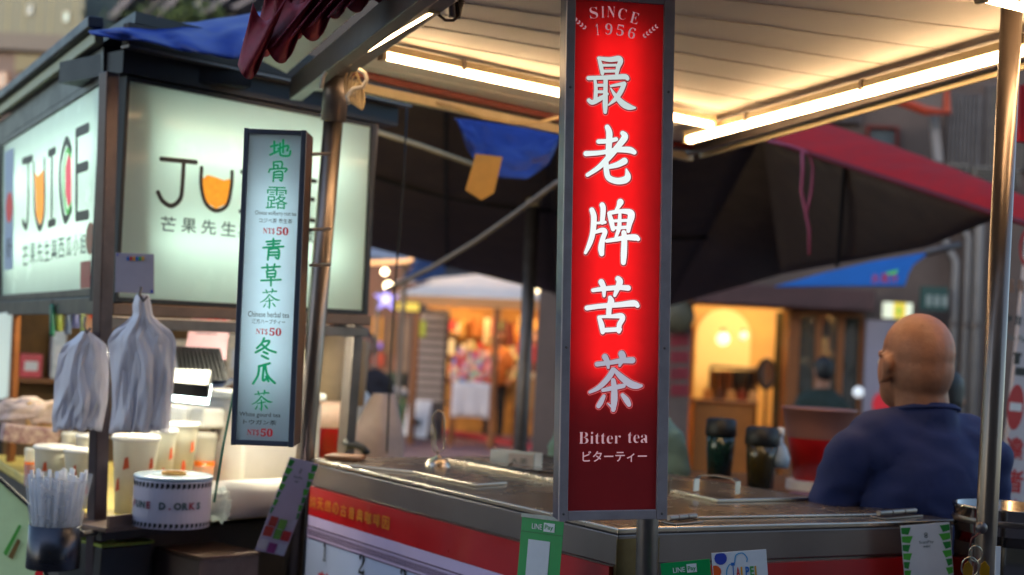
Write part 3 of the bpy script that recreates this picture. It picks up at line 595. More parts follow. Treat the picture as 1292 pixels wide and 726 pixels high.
# cards hanging on the cart
def card(name, label, TL, TR, BL, d, m_, dz=0, dr=0):
    Fc = frame(px(*BL, d), px(*(BL[0] + TR[0] - TL[0], BL[1] + TR[1] - TL[1]), d + dr), px(*TL, d + dz)); wv = (px(*TR, d + dr + dz) - px(*TL, d + dz)).length; hv = onp(Fc, *TL)[1]
    t = thing(name, label, 'card', Fc); n = 12
    q = MB(Fc); q.grid(lambda u_, v_: (u_ * wv, .0035 * math.sin(v_ * 3.1) * 0, v_ * hv), 2, n); part('sheet', q, m_, t, thick=.0012); return t, Fc, wv, hv
t, Fc, wv, hv = card('payment_card', 'green payment card hanging left of the red sign foot', (674, 652), (727, 660), (652, 735), 2.56, linegreen, dr=-.04)
def flat(F_, x0, z0, x1, z1, m_, t, nm, y=-.0012): q = MB(F_); q.box(x0, x1, y - .0004, y, z0, z1); return part(nm, q, m_, t)
flat(Fc, wv * .2, -.01, wv * .72, hv * .66, paper, t, 'white_label'); flat(Fc, wv * .02, hv * .76, wv * .99, hv * .775, mat('green_fold', '037a3f', .4), t, 'fold_line')
text('lettering', 'LINE', Fc, (wv * .26, hv * .82, wv * .5, hv * .9), white, t, bold=.01, y=-.0016); flat(Fc, wv * .54, hv * .8, wv * .8, hv * .93, white, t, 'badge'); text('lettering', 'Pay', Fc, (wv * .57, hv * .815, wv * .77, hv * .905), linegreen, t, y=-.0024, bold=.01)
q = MB(Fc); q.box(-.001, wv + .001, -.003, .003, hv - .003, hv + .004); part('clear_edge', q, mat('clear_strip', 'a8b0a8', .2), t)
t, Fc, wv, hv = card('payment_card', 'green payment card low on the front, left of the white city card', (836, 711), (898, 705), (838, 760), 2.36, linegreen)
text('lettering', 'LINE', Fc, (wv * .24, hv * .73, wv * .48, hv * .86), white, t, bold=.01, y=-.0014); flat(Fc, wv * .52, hv * .7, wv * .72, hv * .92, white, t, 'badge'); text('lettering', 'Pay', Fc, (wv * .54, hv * .72, wv * .7, hv * .87), linegreen, t, y=-.0024, bold=.01)
t, Fc, wv, hv = card('city_card', 'white card with multicoloured city lettering on the cart front', (900, 698), (969, 693), (902, 760), 2.35, paper)
cols = ['2468b8', 'd23a2e', 'e8a020', '2b6fbe', '3f9a48', 'd8a13a']
for k, (c, cc) in enumerate(zip('TAIPEI', cols)):
    x = wv * (.34 + k * .085); text('letter', c, Fc, (x, hv * (.48 if k else .47), x + wv * (.03 if c == 'I' else .07), hv * (.78 if not k else .68)), mat('ink_' + cc, cc, .5, 0, .0), t, bold=.03, y=-.0014)
strokes(Fc, [], .001, ink, t) if False else None
mb = MB(Fc); brush(mb, [[(26, 30, .9), (25, 52, .9), (31, 66, .9), (40, 68, .9), (44, 84, .9), (56, 88, .9), (64, 78, .9), (63, 70, .9)], [(26, 30, .9), (36, 26, .9)]], lambda a_, b_: (a_ / 100 * wv, b_ / 100 * hv + hv * .08), -.0013); part('cloud_outline', mb, mat('sky_blue_ink', '2b9ad0', .5, 0, 0), t)
for cx_, cz_, cc in ((.04, .62, 'e0561c'), (.16, .88, '3446a8')):
    mb = MB(Fc); mb.add([(max(0.001, cx_ * wv + .011 * math.cos(k * .45)), -.0013, min(hv - .001, cz_ * hv + .011 * math.sin(k * .45))) for k in range(14)], [tuple(range(14))]); part('dot', mb, mat('ink_' + cc, cc, .5, 0, 0), t)
text('lettering', 'EXPLORE', Fc, (wv * .46, hv * .34, wv * .86, hv * .44), ink, t, bold=.03, y=-.0014)
# scan pay placards
leafg = mat('placard_green', '4fae3c', .4, 0, .15, 60, coat=.3); leafd = mat('placard_dark_green', '2c8a3a', .4, 0, .15, 60)
def scan(t, Fc, wv, hv, bottom=False):
    random.seed(3)
    for sx in (0, 1):
        for k in range(7):
            zz = hv * (.98 - k * .085) - (.0); w0 = wv * (.26 - .022 * k) * (1 if k % 2 else .8)
            xa = 0 if sx == 0 else wv; s_ = 1 if sx == 0 else -1
            mb = MB(Fc); mb.add([(xa + s_ * .001, -.0011, zz), (xa + s_ * w0, -.0011, zz - .001), (xa + s_ * w0 * .7, -.0011, zz - hv * .075), (xa + s_ * .001, -.0011, zz - hv * .06)], [(0, 1, 2, 3)]); part('green_shape', mb, leafg if k % 2 else leafd, t)
    mb = MB(Fc); K = 16
    for cz in (.9, .875):
        mb.add([(wv * .5 + wv * .035 * math.cos(2 * math.pi * k / K) * f, -.0014, hv * cz + hv * .014 * math.sin(2 * math.pi * k / K) * f) for f in (1, .55) for k in range(K)], [(k, (k + 1) % K, K + (k + 1) % K, K + k) for k in range(K)])
    part('round_mark', mb, inkgrey, t)
    text('lettering', 'ScanPay', Fc, (wv * .35, hv * .8, wv * .65, hv * .835), inkgrey, t, y=-.0014, bold=.01); text('lettering', '掃碼付', Fc, (wv * .43, hv * .765, wv * .57, hv * .785), inkgrey, t, y=-.0014, bold=.02)
t, Fc, wv, hv = card('placard', 'white and green payment placard at the right end of the cart front', (1145, 663), (1207, 658), (1146, 790), 2.82, paper); scan(t, Fc, wv, hv)
t, Fc, wv, hv = card('placard', 'leaf bordered payment placard hanging tilted at the left end of the cart', (355, 574), (392, 582), (322, 694), 3.4, mat('lavender_paper', 'b4aeca', .5, 0, .05, 20), dz=-.05, dr=.03); scan(t, Fc, wv, hv)
random.seed(5)
for k, (x, z, s1, cc) in enumerate(((.04, .02, .28, 'c9c9d4'), (.36, .0, .28, '8d3c7e'), (.68, .01, .28, 'b8bcd0'), (.04, .16, .3, 'b4453a'), (.4, .15, .24, '5d9a42'), (.66, .15, .3, 'b83434'), (.1, .27, .26, 'a63f34'), (.72, .28, .24, 'b2b6cc'), (.42, .26, .26, '6aa548'))):
    flat(Fc, wv * x, hv * z + .002, wv * (x + s1), hv * (z + .11), mat('ink_' + cc, cc, .5, 0, .15, 60), t, 'printed_square', -.0014 - k * .0001)

# ------------------------------------------------------------------ figures
def capsule(mb, p0, r0_, p1, r1_):
    p0, p1 = Vector(p0), Vector(p1); n = 5; d = p1 - p0; L_ = d.length or 1e-6; u_ = d / L_; path = []; rr = []
    for k in range(4): a_ = math.pi / 2 * (1 - k / 4); path.append(p0 - u_ * r0_ * math.sin(a_)); rr.append(max(1e-4, r0_ * math.cos(a_)))
    path += [p0, p1]; rr += [r0_, r1_]
    for k in range(1, 5): a_ = math.pi / 2 * k / 4; path.append(p1 + u_ * r1_ * math.sin(a_)); rr.append(max(1e-4, r1_ * math.cos(a_)))
    mb.tube(path, rr, 14)
def blob(name, prims, M, m_, parent, vox=.008, smooth_it=6, cuts=(), label=None, folds=0.):
    mb = MB(M)
    for p in prims:
        if p[0] == 'c': capsule(mb, *p[1:])
        else: mb.ball(p[1], p[2], 18, 12)
    me = bpy.data.meshes.new('tmp'); inv = WM[parent.name].inverted(); me.from_pydata([inv @ v for v in mb.v], [], mb.f); me.update()
    o = bpy.data.objects.new('tmp', me); COL.objects.link(o)
    bmx = bmesh.new(); bmx.from_mesh(me); bmesh.ops.recalc_face_normals(bmx, faces=bmx.faces); bmx.to_mesh(me); bmx.free()
    r = o.modifiers.new('r', 'REMESH'); r.mode = 'VOXEL'; r.voxel_size = vox; s_ = o.modifiers.new('s', 'SMOOTH'); s_.iterations = smooth_it; s_.factor = .6
    dg = bpy.context.evaluated_depsgraph_get(); m2 = bpy.data.meshes.new_from_object(o.evaluated_get(dg)); bpy.data.objects.remove(o)
    if folds:
        for v in m2.vertices:
            c_ = v.co; f_ = noise.noise(Vector((c_.x * 5 + c_.z * 6, c_.y * 6, c_.z * 9 - c_.x * 5))) + .5 * noise.noise(Vector((c_.x * 15 + c_.z * 9, c_.y * 12, c_.z * 20)))
            v.co = c_ + v.normal * (folds * (1 - 2 * abs(f_)))
    if cuts:
        bmx = bmesh.new(); bmx.from_mesh(m2)
        for co_, no in cuts:
            Q = inv @ M; c_ = Q @ Vector(co_); n_ = (Q.to_3x3() @ Vector(no)).normalized(); bmesh.ops.bisect_plane(bmx, geom=bmx.verts[:] + bmx.edges[:] + bmx.faces[:], plane_co=c_, plane_no=n_, clear_outer=True)
        bmx.to_mesh(m2); bmx.free()
    m2.name = name; m2.materials.clear(); m2.materials.append(m_)
    for p in m2.polygons: p.use_smooth = True
    o = bpy.data.objects.new(name, m2); COL.objects.link(o); o.parent = parent; WM[o.name] = WM[parent.name]
    if label: o['label'] = label
    return o
def person(label, foot, yaw, height=1.7, bald=False, shirt=navy, trousers=None, skin_m=skin, hair_m=hair, head_turn=0, vox=.012, bulk=1., arms='down', lean=0, long_hair=False, drop=0., hs=1., hx=0., bvox=None, ears=False):
    """local: x right, y forward (facing +y), z up, real size scaled from 1.7 m"""
    k = height / 1.7; M = Matrix.Translation(foot) @ Matrix.Rotation(yaw, 4, 'Z') @ Matrix.Scale(k, 4); b = bulk
    t = thing('person', label, 'person', Matrix.Translation(foot) @ Matrix.Rotation(yaw, 4, 'Z'))
    ct, st = math.cos(head_turn), math.sin(head_turn)
    def h(x, y, z):
        x, y, z = x * hs, y * hs, 1.5 + (z - 1.5) * hs - drop; return (x * ct - y * st + hx, x * st + y * ct + .01 + lean * .25, z)
    head = [('e', h(0, -.015, 1.605), (.077 * hs, .095 * hs, .092 * hs)), ('e', h(0, -.02, 1.57), (.074 * hs, .088 * hs, .085 * hs)), ('e', h(0, .02, 1.56), (.066 * hs, .078 * hs, .085 * hs)), ('e', h(0, .05, 1.515), (.046, .045, .045)),
            ('c', h(0, .092, 1.575), .010, h(0, .108, 1.55), .014), ('c', h(-.02, .088, 1.515), .008, h(.02, .088, 1.515), .008), ('c', h(-.03, .08, 1.6), .01, h(.03, .08, 1.6), .01),
            ('e', h(-.079, -.005, 1.563), (.009, .019, .032)), ('e', h(.079, -.005, 1.563), (.009, .019, .032)), ('e', h(-.086, -.014, 1.575), (.012, .017, .022)), ('e', h(.086, -.014, 1.575), (.012, .017, .022)), ('e', h(-.082, -.006, 1.55), (.011, .012, .016)), ('e', h(.082, -.006, 1.55), (.011, .012, .016)),
            ('c', (0, -.015 + lean * .2, 1.36), .068 * b, h(0, -.025, 1.53), .063 * b), ('c', (-.05, -.01 + lean * .2, 1.385), .045 * b, (.05, -.01 + lean * .2, 1.385), .045 * b)]
    sh = .185 * b; L = lean
    el = {'down': ((-.235 * b, -.02, 1.09), (-.22, .10, .86)), 'front': ((-.225 * b, .06, 1.1), (-.12, .28, 1.06))}[arms]
    torso = [('c', (-.09, L * .2, 1.31), .068, (.09, L * .2, 1.31), .068), ('e', (0, .005 + L * .12, 1.2), (.16 * b, .115, .2)), ('e', (0, .01 + L * .05, 1.02), (.155 * b, .115, .18)), ('e', (0, .0, .9), (.165 * b, .12, .12))]
    body = list(head) + torso
    if ears:
        for s_ in (-1, 1):
            rim = [(s_ * (.083 + .006 * math.sin(a_ * .5)), .012 - .026 * math.sin(a_) , 1.565 + .032 * math.cos(a_)) for a_ in (-.5, 0, .5, 1.0, 1.5, 2.0, 2.5, 3.0)]
            body += [('c', h(*p_), .0055, h(*q_), .0055) for p_, q_ in zip(rim, rim[1:])]
    for s_ in (-1, 1):
        S3 = lambda p, s_=s_: (p[0] * -s_ if s_ > 0 else p[0], p[1], p[2])
        shp = (s_ * sh, L * .2, 1.33); e_ = (s_ * abs(el[0][0]), el[0][1] + L * .15, el[0][2]); w_ = (s_ * abs(el[1][0]), el[1][1] + L * .15, el[1][2])
        body += [('c', (shp[0] * .96, shp[1], shp[2] - .03), .042, e_, .038), ('c', e_, .038, w_, .026)]
        d_ = (Vector(w_) - Vector(e_)).normalized(); p0 = Vector(w_) + d_ * .02; p1 = Vector(w_) + d_ * .085; sdv = Vector((0, 1, 0)) if arms == 'down' else Vector((1, 0, 0))
        body += [('c', tuple(p0 - sdv * .018), .019, tuple(p1 - sdv * .024), .014), ('c', tuple(p0 + sdv * .018), .019, tuple(p1 + sdv * .024), .014)]
        for f_, ln in zip((-.03, -.01, .01, .03), (.055, .075, .08, .068)):
            a_ = p1 + sdv * f_; m1 = a_ + d_ * ln * .6; body += [('c', tuple(a_), .0095, tuple(m1), .009), ('c', tuple(m1), .009, tuple(m1 + d_ * ln * .4 + Vector((-s_ * .012, 0, 0))), .0075)]
        body += [('c', tuple(p0 + sdv * .024), .011, tuple(p0 + sdv * .052 + d_ * .05), .0095)]
        body += [('c', (s_ * .09, 0, .88), .085, (s_ * .1, .01, .48), .055), ('c', (s_ * .1, .01, .48), .052, (s_ * .105, -.01, .09), .036), ('c', (s_ * .105, -.03, .045), .036, (s_ * .115, .14, .03), .028)]
    blob('body', body, M, skin_m, t, vox=bvox or vox)
    g_ = .014; shp_ = [('c', (-.1, L * .2, 1.325), .08 + g_ * .6, (.1, L * .2, 1.325), .08 + g_ * .6), ('e', (0, .005 + L * .12, 1.2), (.178 * b, .13, .21)), ('e', (0, .01 + L * .05, 1.02), (.175 * b, .135, .2)), ('e', (0, 0, .9), (.182 * b, .14, .16)), ('c', (0, -.01 + L * .2, 1.35), .08, (0, -.012 + L * .2, 1.405), .076 * b)]
    for s_ in (-1, 1):
        shp = (s_ * sh, L * .2, 1.33); e_ = Vector((s_ * abs(el[0][0]), el[0][1] + L * .15, el[0][2])); m_ = Vector(shp).lerp(e_, .82); shp_ += [('c', (s_ * .05, L * .2, 1.375), .052, (shp[0], shp[1], shp[2] - .025), .058), ('c', (shp[0], shp[1], shp[2] - .025), .059, tuple(m_), .060)]
    shp_ += [('e', (0, -.05 + L * .15, 1.22), (.15 * b, .085, .17))]
    blob('shirt', shp_, M, shirt, t, vox=vox, folds=.009, smooth_it=10, cuts=[((0, .0 + L * .2, 1.418), (0, .25, 1)), ((0, 0, .84), (0, 0, -1))])
    q = MB(M); q.tube([(.074 * b * math.cos(k * .2618) * 1.1, -.012 + L * .2 + .076 * b * math.sin(k * .2618) - .0, 1.415 - .014 * math.sin(k * .2618)) for k in range(25)], .0045, 8, cap=False); part('collar', q, shirt, t, smooth=True)
    tr = trousers or mat('dark_trousers', '20222a', .8, 0, .15, 30)
    tp = [('e', (0, 0, .88), (.17 * b, .13, .12))]
    for s_ in (-1, 1): tp += [('c', (s_ * .09, 0, .88), .095, (s_ * .1, .01, .48), .072), ('c', (s_ * .1, .01, .48), .07, (s_ * .105, -.01, .1), .056)]
    blob('trousers', tp, M, tr, t, vox=vox, cuts=[((0, 0, .96), (0, 0, 1))])
    for s_ in (-1, 1): blob('shoe', [('c', (s_ * .105, -.04, .05), .045, (s_ * .115, .15, .035), .035), ('c', (s_ * .105, -.04, .02), .03, (s_ * .115, .15, .02), .03)], M, black, t, vox=vox, cuts=[((0, 0, .001), (0, 0, -1))])
    if not bald:
        hp_ = [('e', h(0, -.03, 1.62), (.088, .098, .095)), ('e', h(0, -.05, 1.57), (.082, .08, .09))]
        if long_hair: hp_ += [('c', h(0, -.07, 1.56), .07, h(0, -.08, 1.4), .05)]
        blob('hair', hp_, M, hair_m, t, vox=vox, cuts=[(h(0, .06, 1.6), (-st, ct, -.35))])
    for s_ in (-1, 1):
        q = MB(M); q.ball(h(s_ * .03, .075, 1.578), .0115, 10, 8); q2 = part('eye', q, mat('eye_white', 'd8d4d0', .2), t, smooth=True)
        q = MB(M); q.ball(h(s_ * .031, .0845, 1.578), (.0045, .0035, .0045), 8, 6); part('pupil', q, black, q2, smooth=True)
    q = MB(M); q.box(-.018, .018, 0, 0, 0, 0) if False else q.tube([h(-.016, .091, 1.514), h(0, .095, 1.515), h(.016, .091, 1.514)], .0025, 6); part('mouth', q, mat('lip', '7a3a34', .5), t, smooth=True)
    return t
# bald man
mp_ = px(1164, 520, 3.22)
hm = 1.715
person('bald man in a navy t-shirt seen from behind at the end of the cart', Vector((mp_.x, mp_.y, 0)), math.radians(14), hm, bald=True, bulk=.96, drop=.058, hs=1.03, vox=.0085, bvox=.0055, ears=True, hx=-.022, head_turn=math.radians(9), arms='front')
person('person in a pale teal shirt mostly hidden behind the lower right of the red sign', Vector((px(782, 500, 4.5).x, 4.5, 0)), math.radians(170), 1.62, bulk=.92, shirt=mat('teal_shirt', '66837c', .8, 0, .1, 30), vox=.014)
person('black haired person just behind the bald man’s neck', Vector((px(1190, 500, 5.2).x, 5.2, 0)), math.radians(-15), 1.52, shirt=black, vox=.016)
person('dark haired person in white beside the beige hanging rolls at the booth end', Vector((px(404, 500, 5.3).x, 5.3, 0)), math.radians(150), 1.66, shirt=white, vox=.016)
person('black haired person behind the white pipe to the right of the booth', Vector((px(457, 500, 9.5).x, 9.5, 0)), math.radians(200), 1.56, shirt=mat('dark_plum_shirt', '2c2024', .8), vox=.016)
person('customer with bent head in front of the dark shop window', Vector((px(1036, 500, 10.5).x, 10.5, 0)), math.radians(10), 1.55, shirt=mat('dark_green_shirt', '1d2a22', .8), vox=.022)

# ================================================================== DARK CANOPY AND CLOTHS
def patch(mb, a, b, c, d, nu, nv, wob=.02, seed=0.):
    """bilinear cloth patch a-b (near edge), d-c (far edge) with soft wrinkles"""
    def fn(u_, v_):
        p = a.lerp(b, u_).lerp(d.lerp(c, u_), v_); e = min(u_, 1 - u_, v_, 1 - v_) * 4; e = min(1, e)
        return p + Vector((0, 0, -1)) * (wob * (1 - (2 * u_ - 1) ** 2) * 1.2 * (1 - (2 * v_ - 1) ** 2) + wob * .5 * e * noise.noise(Vector((p.x * 3 + seed, p.y * 2, 0))))
    return mb.grid(fn, nu, nv)
ca_, cb_, cc_, cd_ = px(420, 60, 5.6), px(700, 110, 5.8), px(962, 171, 6.0), px(1264, 273, 4.7)
ce, cf, cg, ch_, ci = px(420, 300, 8.0), px(700, 370, 8.5), px(842, 387, 8.5), px(986, 346, 7.4), px(1170, 311, 5.6)
cn = thing('canopy', 'large dark market canopy with a red top edge behind the tea cart', 'canopy', Vector((1.0, 6.5, 2)))
m = MB(); patch(m, ca_, cb_, cf, ce, 14, 12, .05); patch(m, cb_, cc_, cg, cf, 10, 12, .04); patch(m, cc_, cd_, ci, ch_, 12, 8, .015); m.add([cc_, ch_, cg], [(0, 1, 2)])
part('underside', m, tarpdark, cn, smooth=True, thick=.006)
ra, rb, rc = px(925, 163, 6.1), px(1264, 274, 4.66), px(1420, 322, 3.95)
ta, tb_, tc, td = px(1028, 151, 6.1), px(1160, 196, 5.4), px(1292, 248, 4.75), px(1420, 300, 4.2)
def rtop(u_):
    k = u_ * 3; L_ = [ta, tb_, tc, td]; i = min(2, int(k)); return L_[i].lerp(L_[i + 1], k - i)
def rbot(u_): return ra.lerp(rb, u_ / .72) if u_ < .72 else rb.lerp(rc, (u_ - .72) / .28)
m = MB(); m.grid(lambda u_, v_: rbot(u_).lerp(rtop(u_), v_) + Vector((0, -1, .3)) * (.02 * math.sin(v_ * 3.14) + .012 * noise.noise(Vector((u_ * 14, v_ * 2, 1)))), 40, 8)
part('red_cloth', m, redac, cn, smooth=True, thick=.005)
m = MB(); m.tube([rbot(k / 30) + Vector((0, -.01, 0)) for k in range(31)], .012, 6); part('hem', m, mat('dark_red_hem', '6a1020', .7), cn, smooth=True)
for (p_, q_) in ((cb_, cf), (ca_.lerp(cb_, .5), ce.lerp(cf, .5)), (cb_.lerp(cc_, .6), cf.lerp(cg, .6)), (cc_.lerp(cd_, .4), ch_.lerp(ci, .45)), (ca_.lerp(ce, .5), cb_.lerp(cf, .5)), (cb_.lerp(cf, .5), cc_.lerp(cg, .5))):
    m = MB(); m.tube([p_.lerp(q_, k / 8) - Vector((0, 0, .012 + .05 * (1 - (k / 4 - 1) ** 2))) for k in range(9)], .010, 6); part('seam', m, mat('canopy_seam', '2c2622', .8), cn, smooth=True)
t = thing('ribbon', 'pink ribbon hanging in a loop from the red canopy edge', 'ribbon', px(1020, 200, 5.6))
for nm, pts, r_ in (('strand', [(968, 178), (995, 184), (1013, 190), (1022, 197), (1026, 212), (1024, 240), (1018, 268), (1016, 276)], .006), ('strand', [(1012, 190), (1013, 215), (1011, 240), (1017, 270), (1021, 290), (1021, 322)], .007)):
    m = MB(); m.tube([px(x, y, 5.6) for x, y in pts], r_, 6); part(nm, m, mat('pink_ribbon', 'b2536c', .6), t, smooth=True)
def edge(pts, u_):
    k = u_ * (len(pts) - 1); i = min(len(pts) - 2, int(k)); f_ = k - i; return tuple(pts[i][q] + (pts[i + 1][q] - pts[i][q]) * f_ for q in range(3))
bt = MB(); et, eb = [(573, 150, 4.6), (620, 155, 4.6), (706, 170, 4.6)], [(577, 152, 4.55), (589, 186, 4.5), (604, 210, 4.45), (628, 225, 4.45), (664, 227, 4.45), (692, 208, 4.5), (706, 176, 4.55)]
def btf(u_, v_):
    a_, b_ = edge(et, u_), edge(eb, u_); p = px(a_[0] + (b_[0] - a_[0]) * v_, a_[1] + (b_[1] - a_[1]) * v_, a_[2] + (b_[2] - a_[2]) * v_)
    return p - fwd * ((.03 * math.sin(u_ * 9 + v_ * 2.4) + .05 * noise.noise(Vector((u_ * 5, v_ * 2.5, 8))) + .014 * noise.noise(Vector((u_ * 14, v_ * 9, 2)))) * (.2 + v_))
bt.grid(btf, 40, 20); part('tarp_corner', bt, bluetarp, None, smooth=True, thick=.004, label='blue tarp corner drooping under the roof rail left of the red sign', cat='tarp')
bd = MB(); bd.prism([px(*p, 4.35) for p in ((600, 194), (634, 198), (623, 244), (607, 253), (587, 240))], (0, .006, 0)); part('cardboard_tag', bd, mat('cardboard', 'c8964a', .75, 0, .1, 20, .1), None, bevel=.001, label='tan cardboard tag hanging in front of the blue tarp corner', cat='tag')
m = MB(); m.tube([px(474, 166, 5.3), px(530, 184, 5.3), px(596, 208, 5.2)], .010, 8); part('rope', m, cord, None, smooth=True, label='beige rope running behind the tan cardboard tag', cat='rope')
m = MB(); m.tube([px(488, 366, 6.2), px(545, 338, 6), px(600, 305, 5.6), px(650, 270, 5.3), px(704, 230, 5.0)], .011, 8); part('rope', m, mat('grey_rope', '9b8b7c', .6, 0, .1), None, smooth=True, label='long slanting rope from the canopy down to the bright stall lamp', cat='rope')
m = MB(); m.tube([px(514, 120, 4.4), px(509, 230, 4.4), px(500, 340, 4.4), px(493, 450, 4.4), px(488, 572, 4.4)], .0035, 6); part('hanging_cable', m, black, None, smooth=True, label='thin black cable hanging straight down to the worktop, left of the wire loop', cat='cable')
# blue tarp over the booth roof
tp_ = [(118, 42, 3.55), (170, 35, 3.6), (220, 31, 3.7), (270, 26, 3.8), (330, 16, 3.85), (347, 13, 3.85)]
bp_ = [(120, 46, 3.38), (165, 50, 3.38), (215, 60, 3.42), (260, 71, 3.45), (310, 73, 3.48), (338, 68, 3.5)]
m = MB()
def tf2(u_, v_):
    a_, b_ = edge(tp_, u_), edge(bp_, u_); p = px(a_[0] + (b_[0] - a_[0]) * v_, a_[1] + (b_[1] - a_[1]) * v_, a_[2] + (b_[2] - a_[2]) * v_)
    return p - fwd * (.05 * math.sin(v_ * 3) + .022 * math.sin(u_ * 22 - v_ * 5) * v_ + .02 * noise.noise(Vector((u_ * 9, v_ * 4, 3))))
m.grid(tf2, 44, 14); part('blue_tarp', m, bluetarp, None, smooth=True, thick=.005, label='crumpled blue tarp lying over the booth roof at the upper left', cat='tarp')
# red scalloped fringe
fr = thing('scalloped_fringe', 'dark red scalloped plastic fringe hanging at the upper left above the poles', 'fringe', px(390, 40, 3.2))
fm = mat('dark_red_plastic', '8d1424', .55, 0, .2, 14, .1, transl=.2, c2='a83040')
tips = [(314, 100, 16), (354, 80, 22), (394, 52, 24), (449, 16, 24), (334, 72, 16), (374, 50, 18), (422, 24, 20), (480, 4, 20)]
for k, (x, y, wd) in enumerate(tips):
    m = MB(); h_ = y + 40
    def sc_(u_, v_, x=x, y=y, wd=wd, k=k):
        yb = y - (abs(2 * u_ - 1) ** 2.2) * wd * 1.1; X = x + (u_ - .5) * wd * (1.7 + .9 * (1 - v_)) + (1 - v_) * 26; Y = yb * v_ + (yb - 78 + 6 * math.sin(u_ * 5)) * (1 - v_)
        return px(X, Y, 2.7 + .02 * k + .02 * math.sin(u_ * 7 + v_ * 3))
    m.grid(sc_, 12, 8); part('scallop', m, fm, fr, smooth=True, thick=.003)
m = MB(); m.grid(lambda u_, v_: px(338 + u_ * 110 + (1 - v_) * 60, (62 - u_ * 58) * v_ + (-20 - 45 * u_) * (1 - v_), 2.72 + .03 * math.sin(u_ * 30 + v_ * 3)), 40, 8); part('plastic_film', m, mat('cloudy_red_film', 'b05060', .2, 0, .45, 18, .2, clear=.35), fr, smooth=True)
t = thing('rolled_awning_rod', 'pale rod end with black tape poking out beside the red fringe', 'rod', px(350, 14, 3.1))
m = MB(); m.tube([px(336, 15, 2.95), px(358, 12, 3.0), px(420, 0, 3.2)], .0125, 14); part('rod', m, mat('dirty_white', 'b5a79c', .5, 0, .15), t, smooth=True)
m = MB(); m.tube([px(357, 12, 2.99), px(375, 9, 3.05)], .0165, 14); part('black_tape', m, black, t, smooth=True)
# wires under the roof
t = thing('cable_coil', 'loose coil of beige cable tied to the top of the left pole', 'cable', px(450, 110, 3.3))
for k in range(6):
    m = MB(); cx_, cy_ = 444 + k * 2.4, 108 + k * 3.2; rx, ry = 9 - 1.1 * k, 22 - 1.5 * k
    m.tube([px(cx_ + rx * math.cos(a_ / 16 * 6.283) , cy_ + ry * math.sin(a_ / 16 * 6.283), 3.42 - .01 * k) for a_ in range(17)], .0024, 6, cap=False); part('loop', m, cord, t, smooth=True)
m = MB(); m.tube([px(x, y, 3.2) for x, y in ((452, 88), (460, 92), (463, 100), (458, 110), (446, 112), (438, 122), (440, 132))], .005, 8); part('loop', m, mat('white_cable', 'c8bfb4', .5), t, smooth=True)
m = MB(); m.tube([px(x, y, 3.3) for x, y in ((405, 112), (408, 96), (414, 88), (428, 90))], .005, 8); part('loop', m, mat('white_cable', 'c8bfb4', .5), t, smooth=True)
m = MB(); m.tube([px(x, y, 3.9) for x, y in ((513, 126), (545, 128), (580, 138), (610, 149), (645, 155), (680, 155), (705, 148))], .0055, 8); part('white_cable', m, cord, None, smooth=True, label='pale cable sagging along the rear roof rail left of the red sign', cat='cable')
t = thing('spiral_cable', 'spiral cable hanging at the top edge near the left light tube', 'cable', px(580, 12, 2.8))
m = MB(); m.tube([px(582 - a_ * .08 + 7 * math.cos(a_ * .7), -12 + a_ * .32, 2.8 + .015 * math.sin(a_ * .7)) for a_ in range(110)], .0022, 5); part('spiral', m, mat('dark_rubber', '3b2c24', .5), t, smooth=True)
m = MB(); m.tube([px(x, y, 2.78) for x, y in ((540, 8), (552, 18), (562, 26), (572, 26), (580, 20), (578, 5), (570, -15))], .003, 6); part('lead', m, mat('dark_rubber', '3b2c24', .5), t, smooth=True)
m = MB(); m.tube([px(568, -20, 2.78), px(571, 22, 2.78)], .007, 8); part('lead', m, steel_dark, t, smooth=True)
m = MB(); m.tube([px(x, y, 3.25) for x, y in ((306, 360), (303, 420), (296, 490), (282, 560), (270, 634))], .0035, 6); part('green_cord', m, mat('green_cord', '0b6b55', .5), None, smooth=True, label='thin dark green cord hanging behind the menu sign down to the tray', cat='cord')

# ================================================================== THINGS IN THE JUICE BOOTH
def crumple(m, c_, r_):
    def fn(u_, v_):
        a_, b_ = u_ * 6.283, (v_ - .5) * math.pi * .995; d_ = Vector((math.cos(a_) * math.cos(b_), math.sin(a_) * math.cos(b_), math.sin(b_))); k = 1 + .5 * noise.noise(d_ * 2.6 + Vector(c_) * 3) + .22 * noise.noise(d_ * 7)
        sg = lambda q_: math.copysign(abs(q_) ** .7, q_); return Vector(c_) + Vector((sg(d_.x) * r_[0], sg(d_.y) * r_[1], sg(d_.z) * r_[2])) * k
    m.grid(fn, 26, 18)
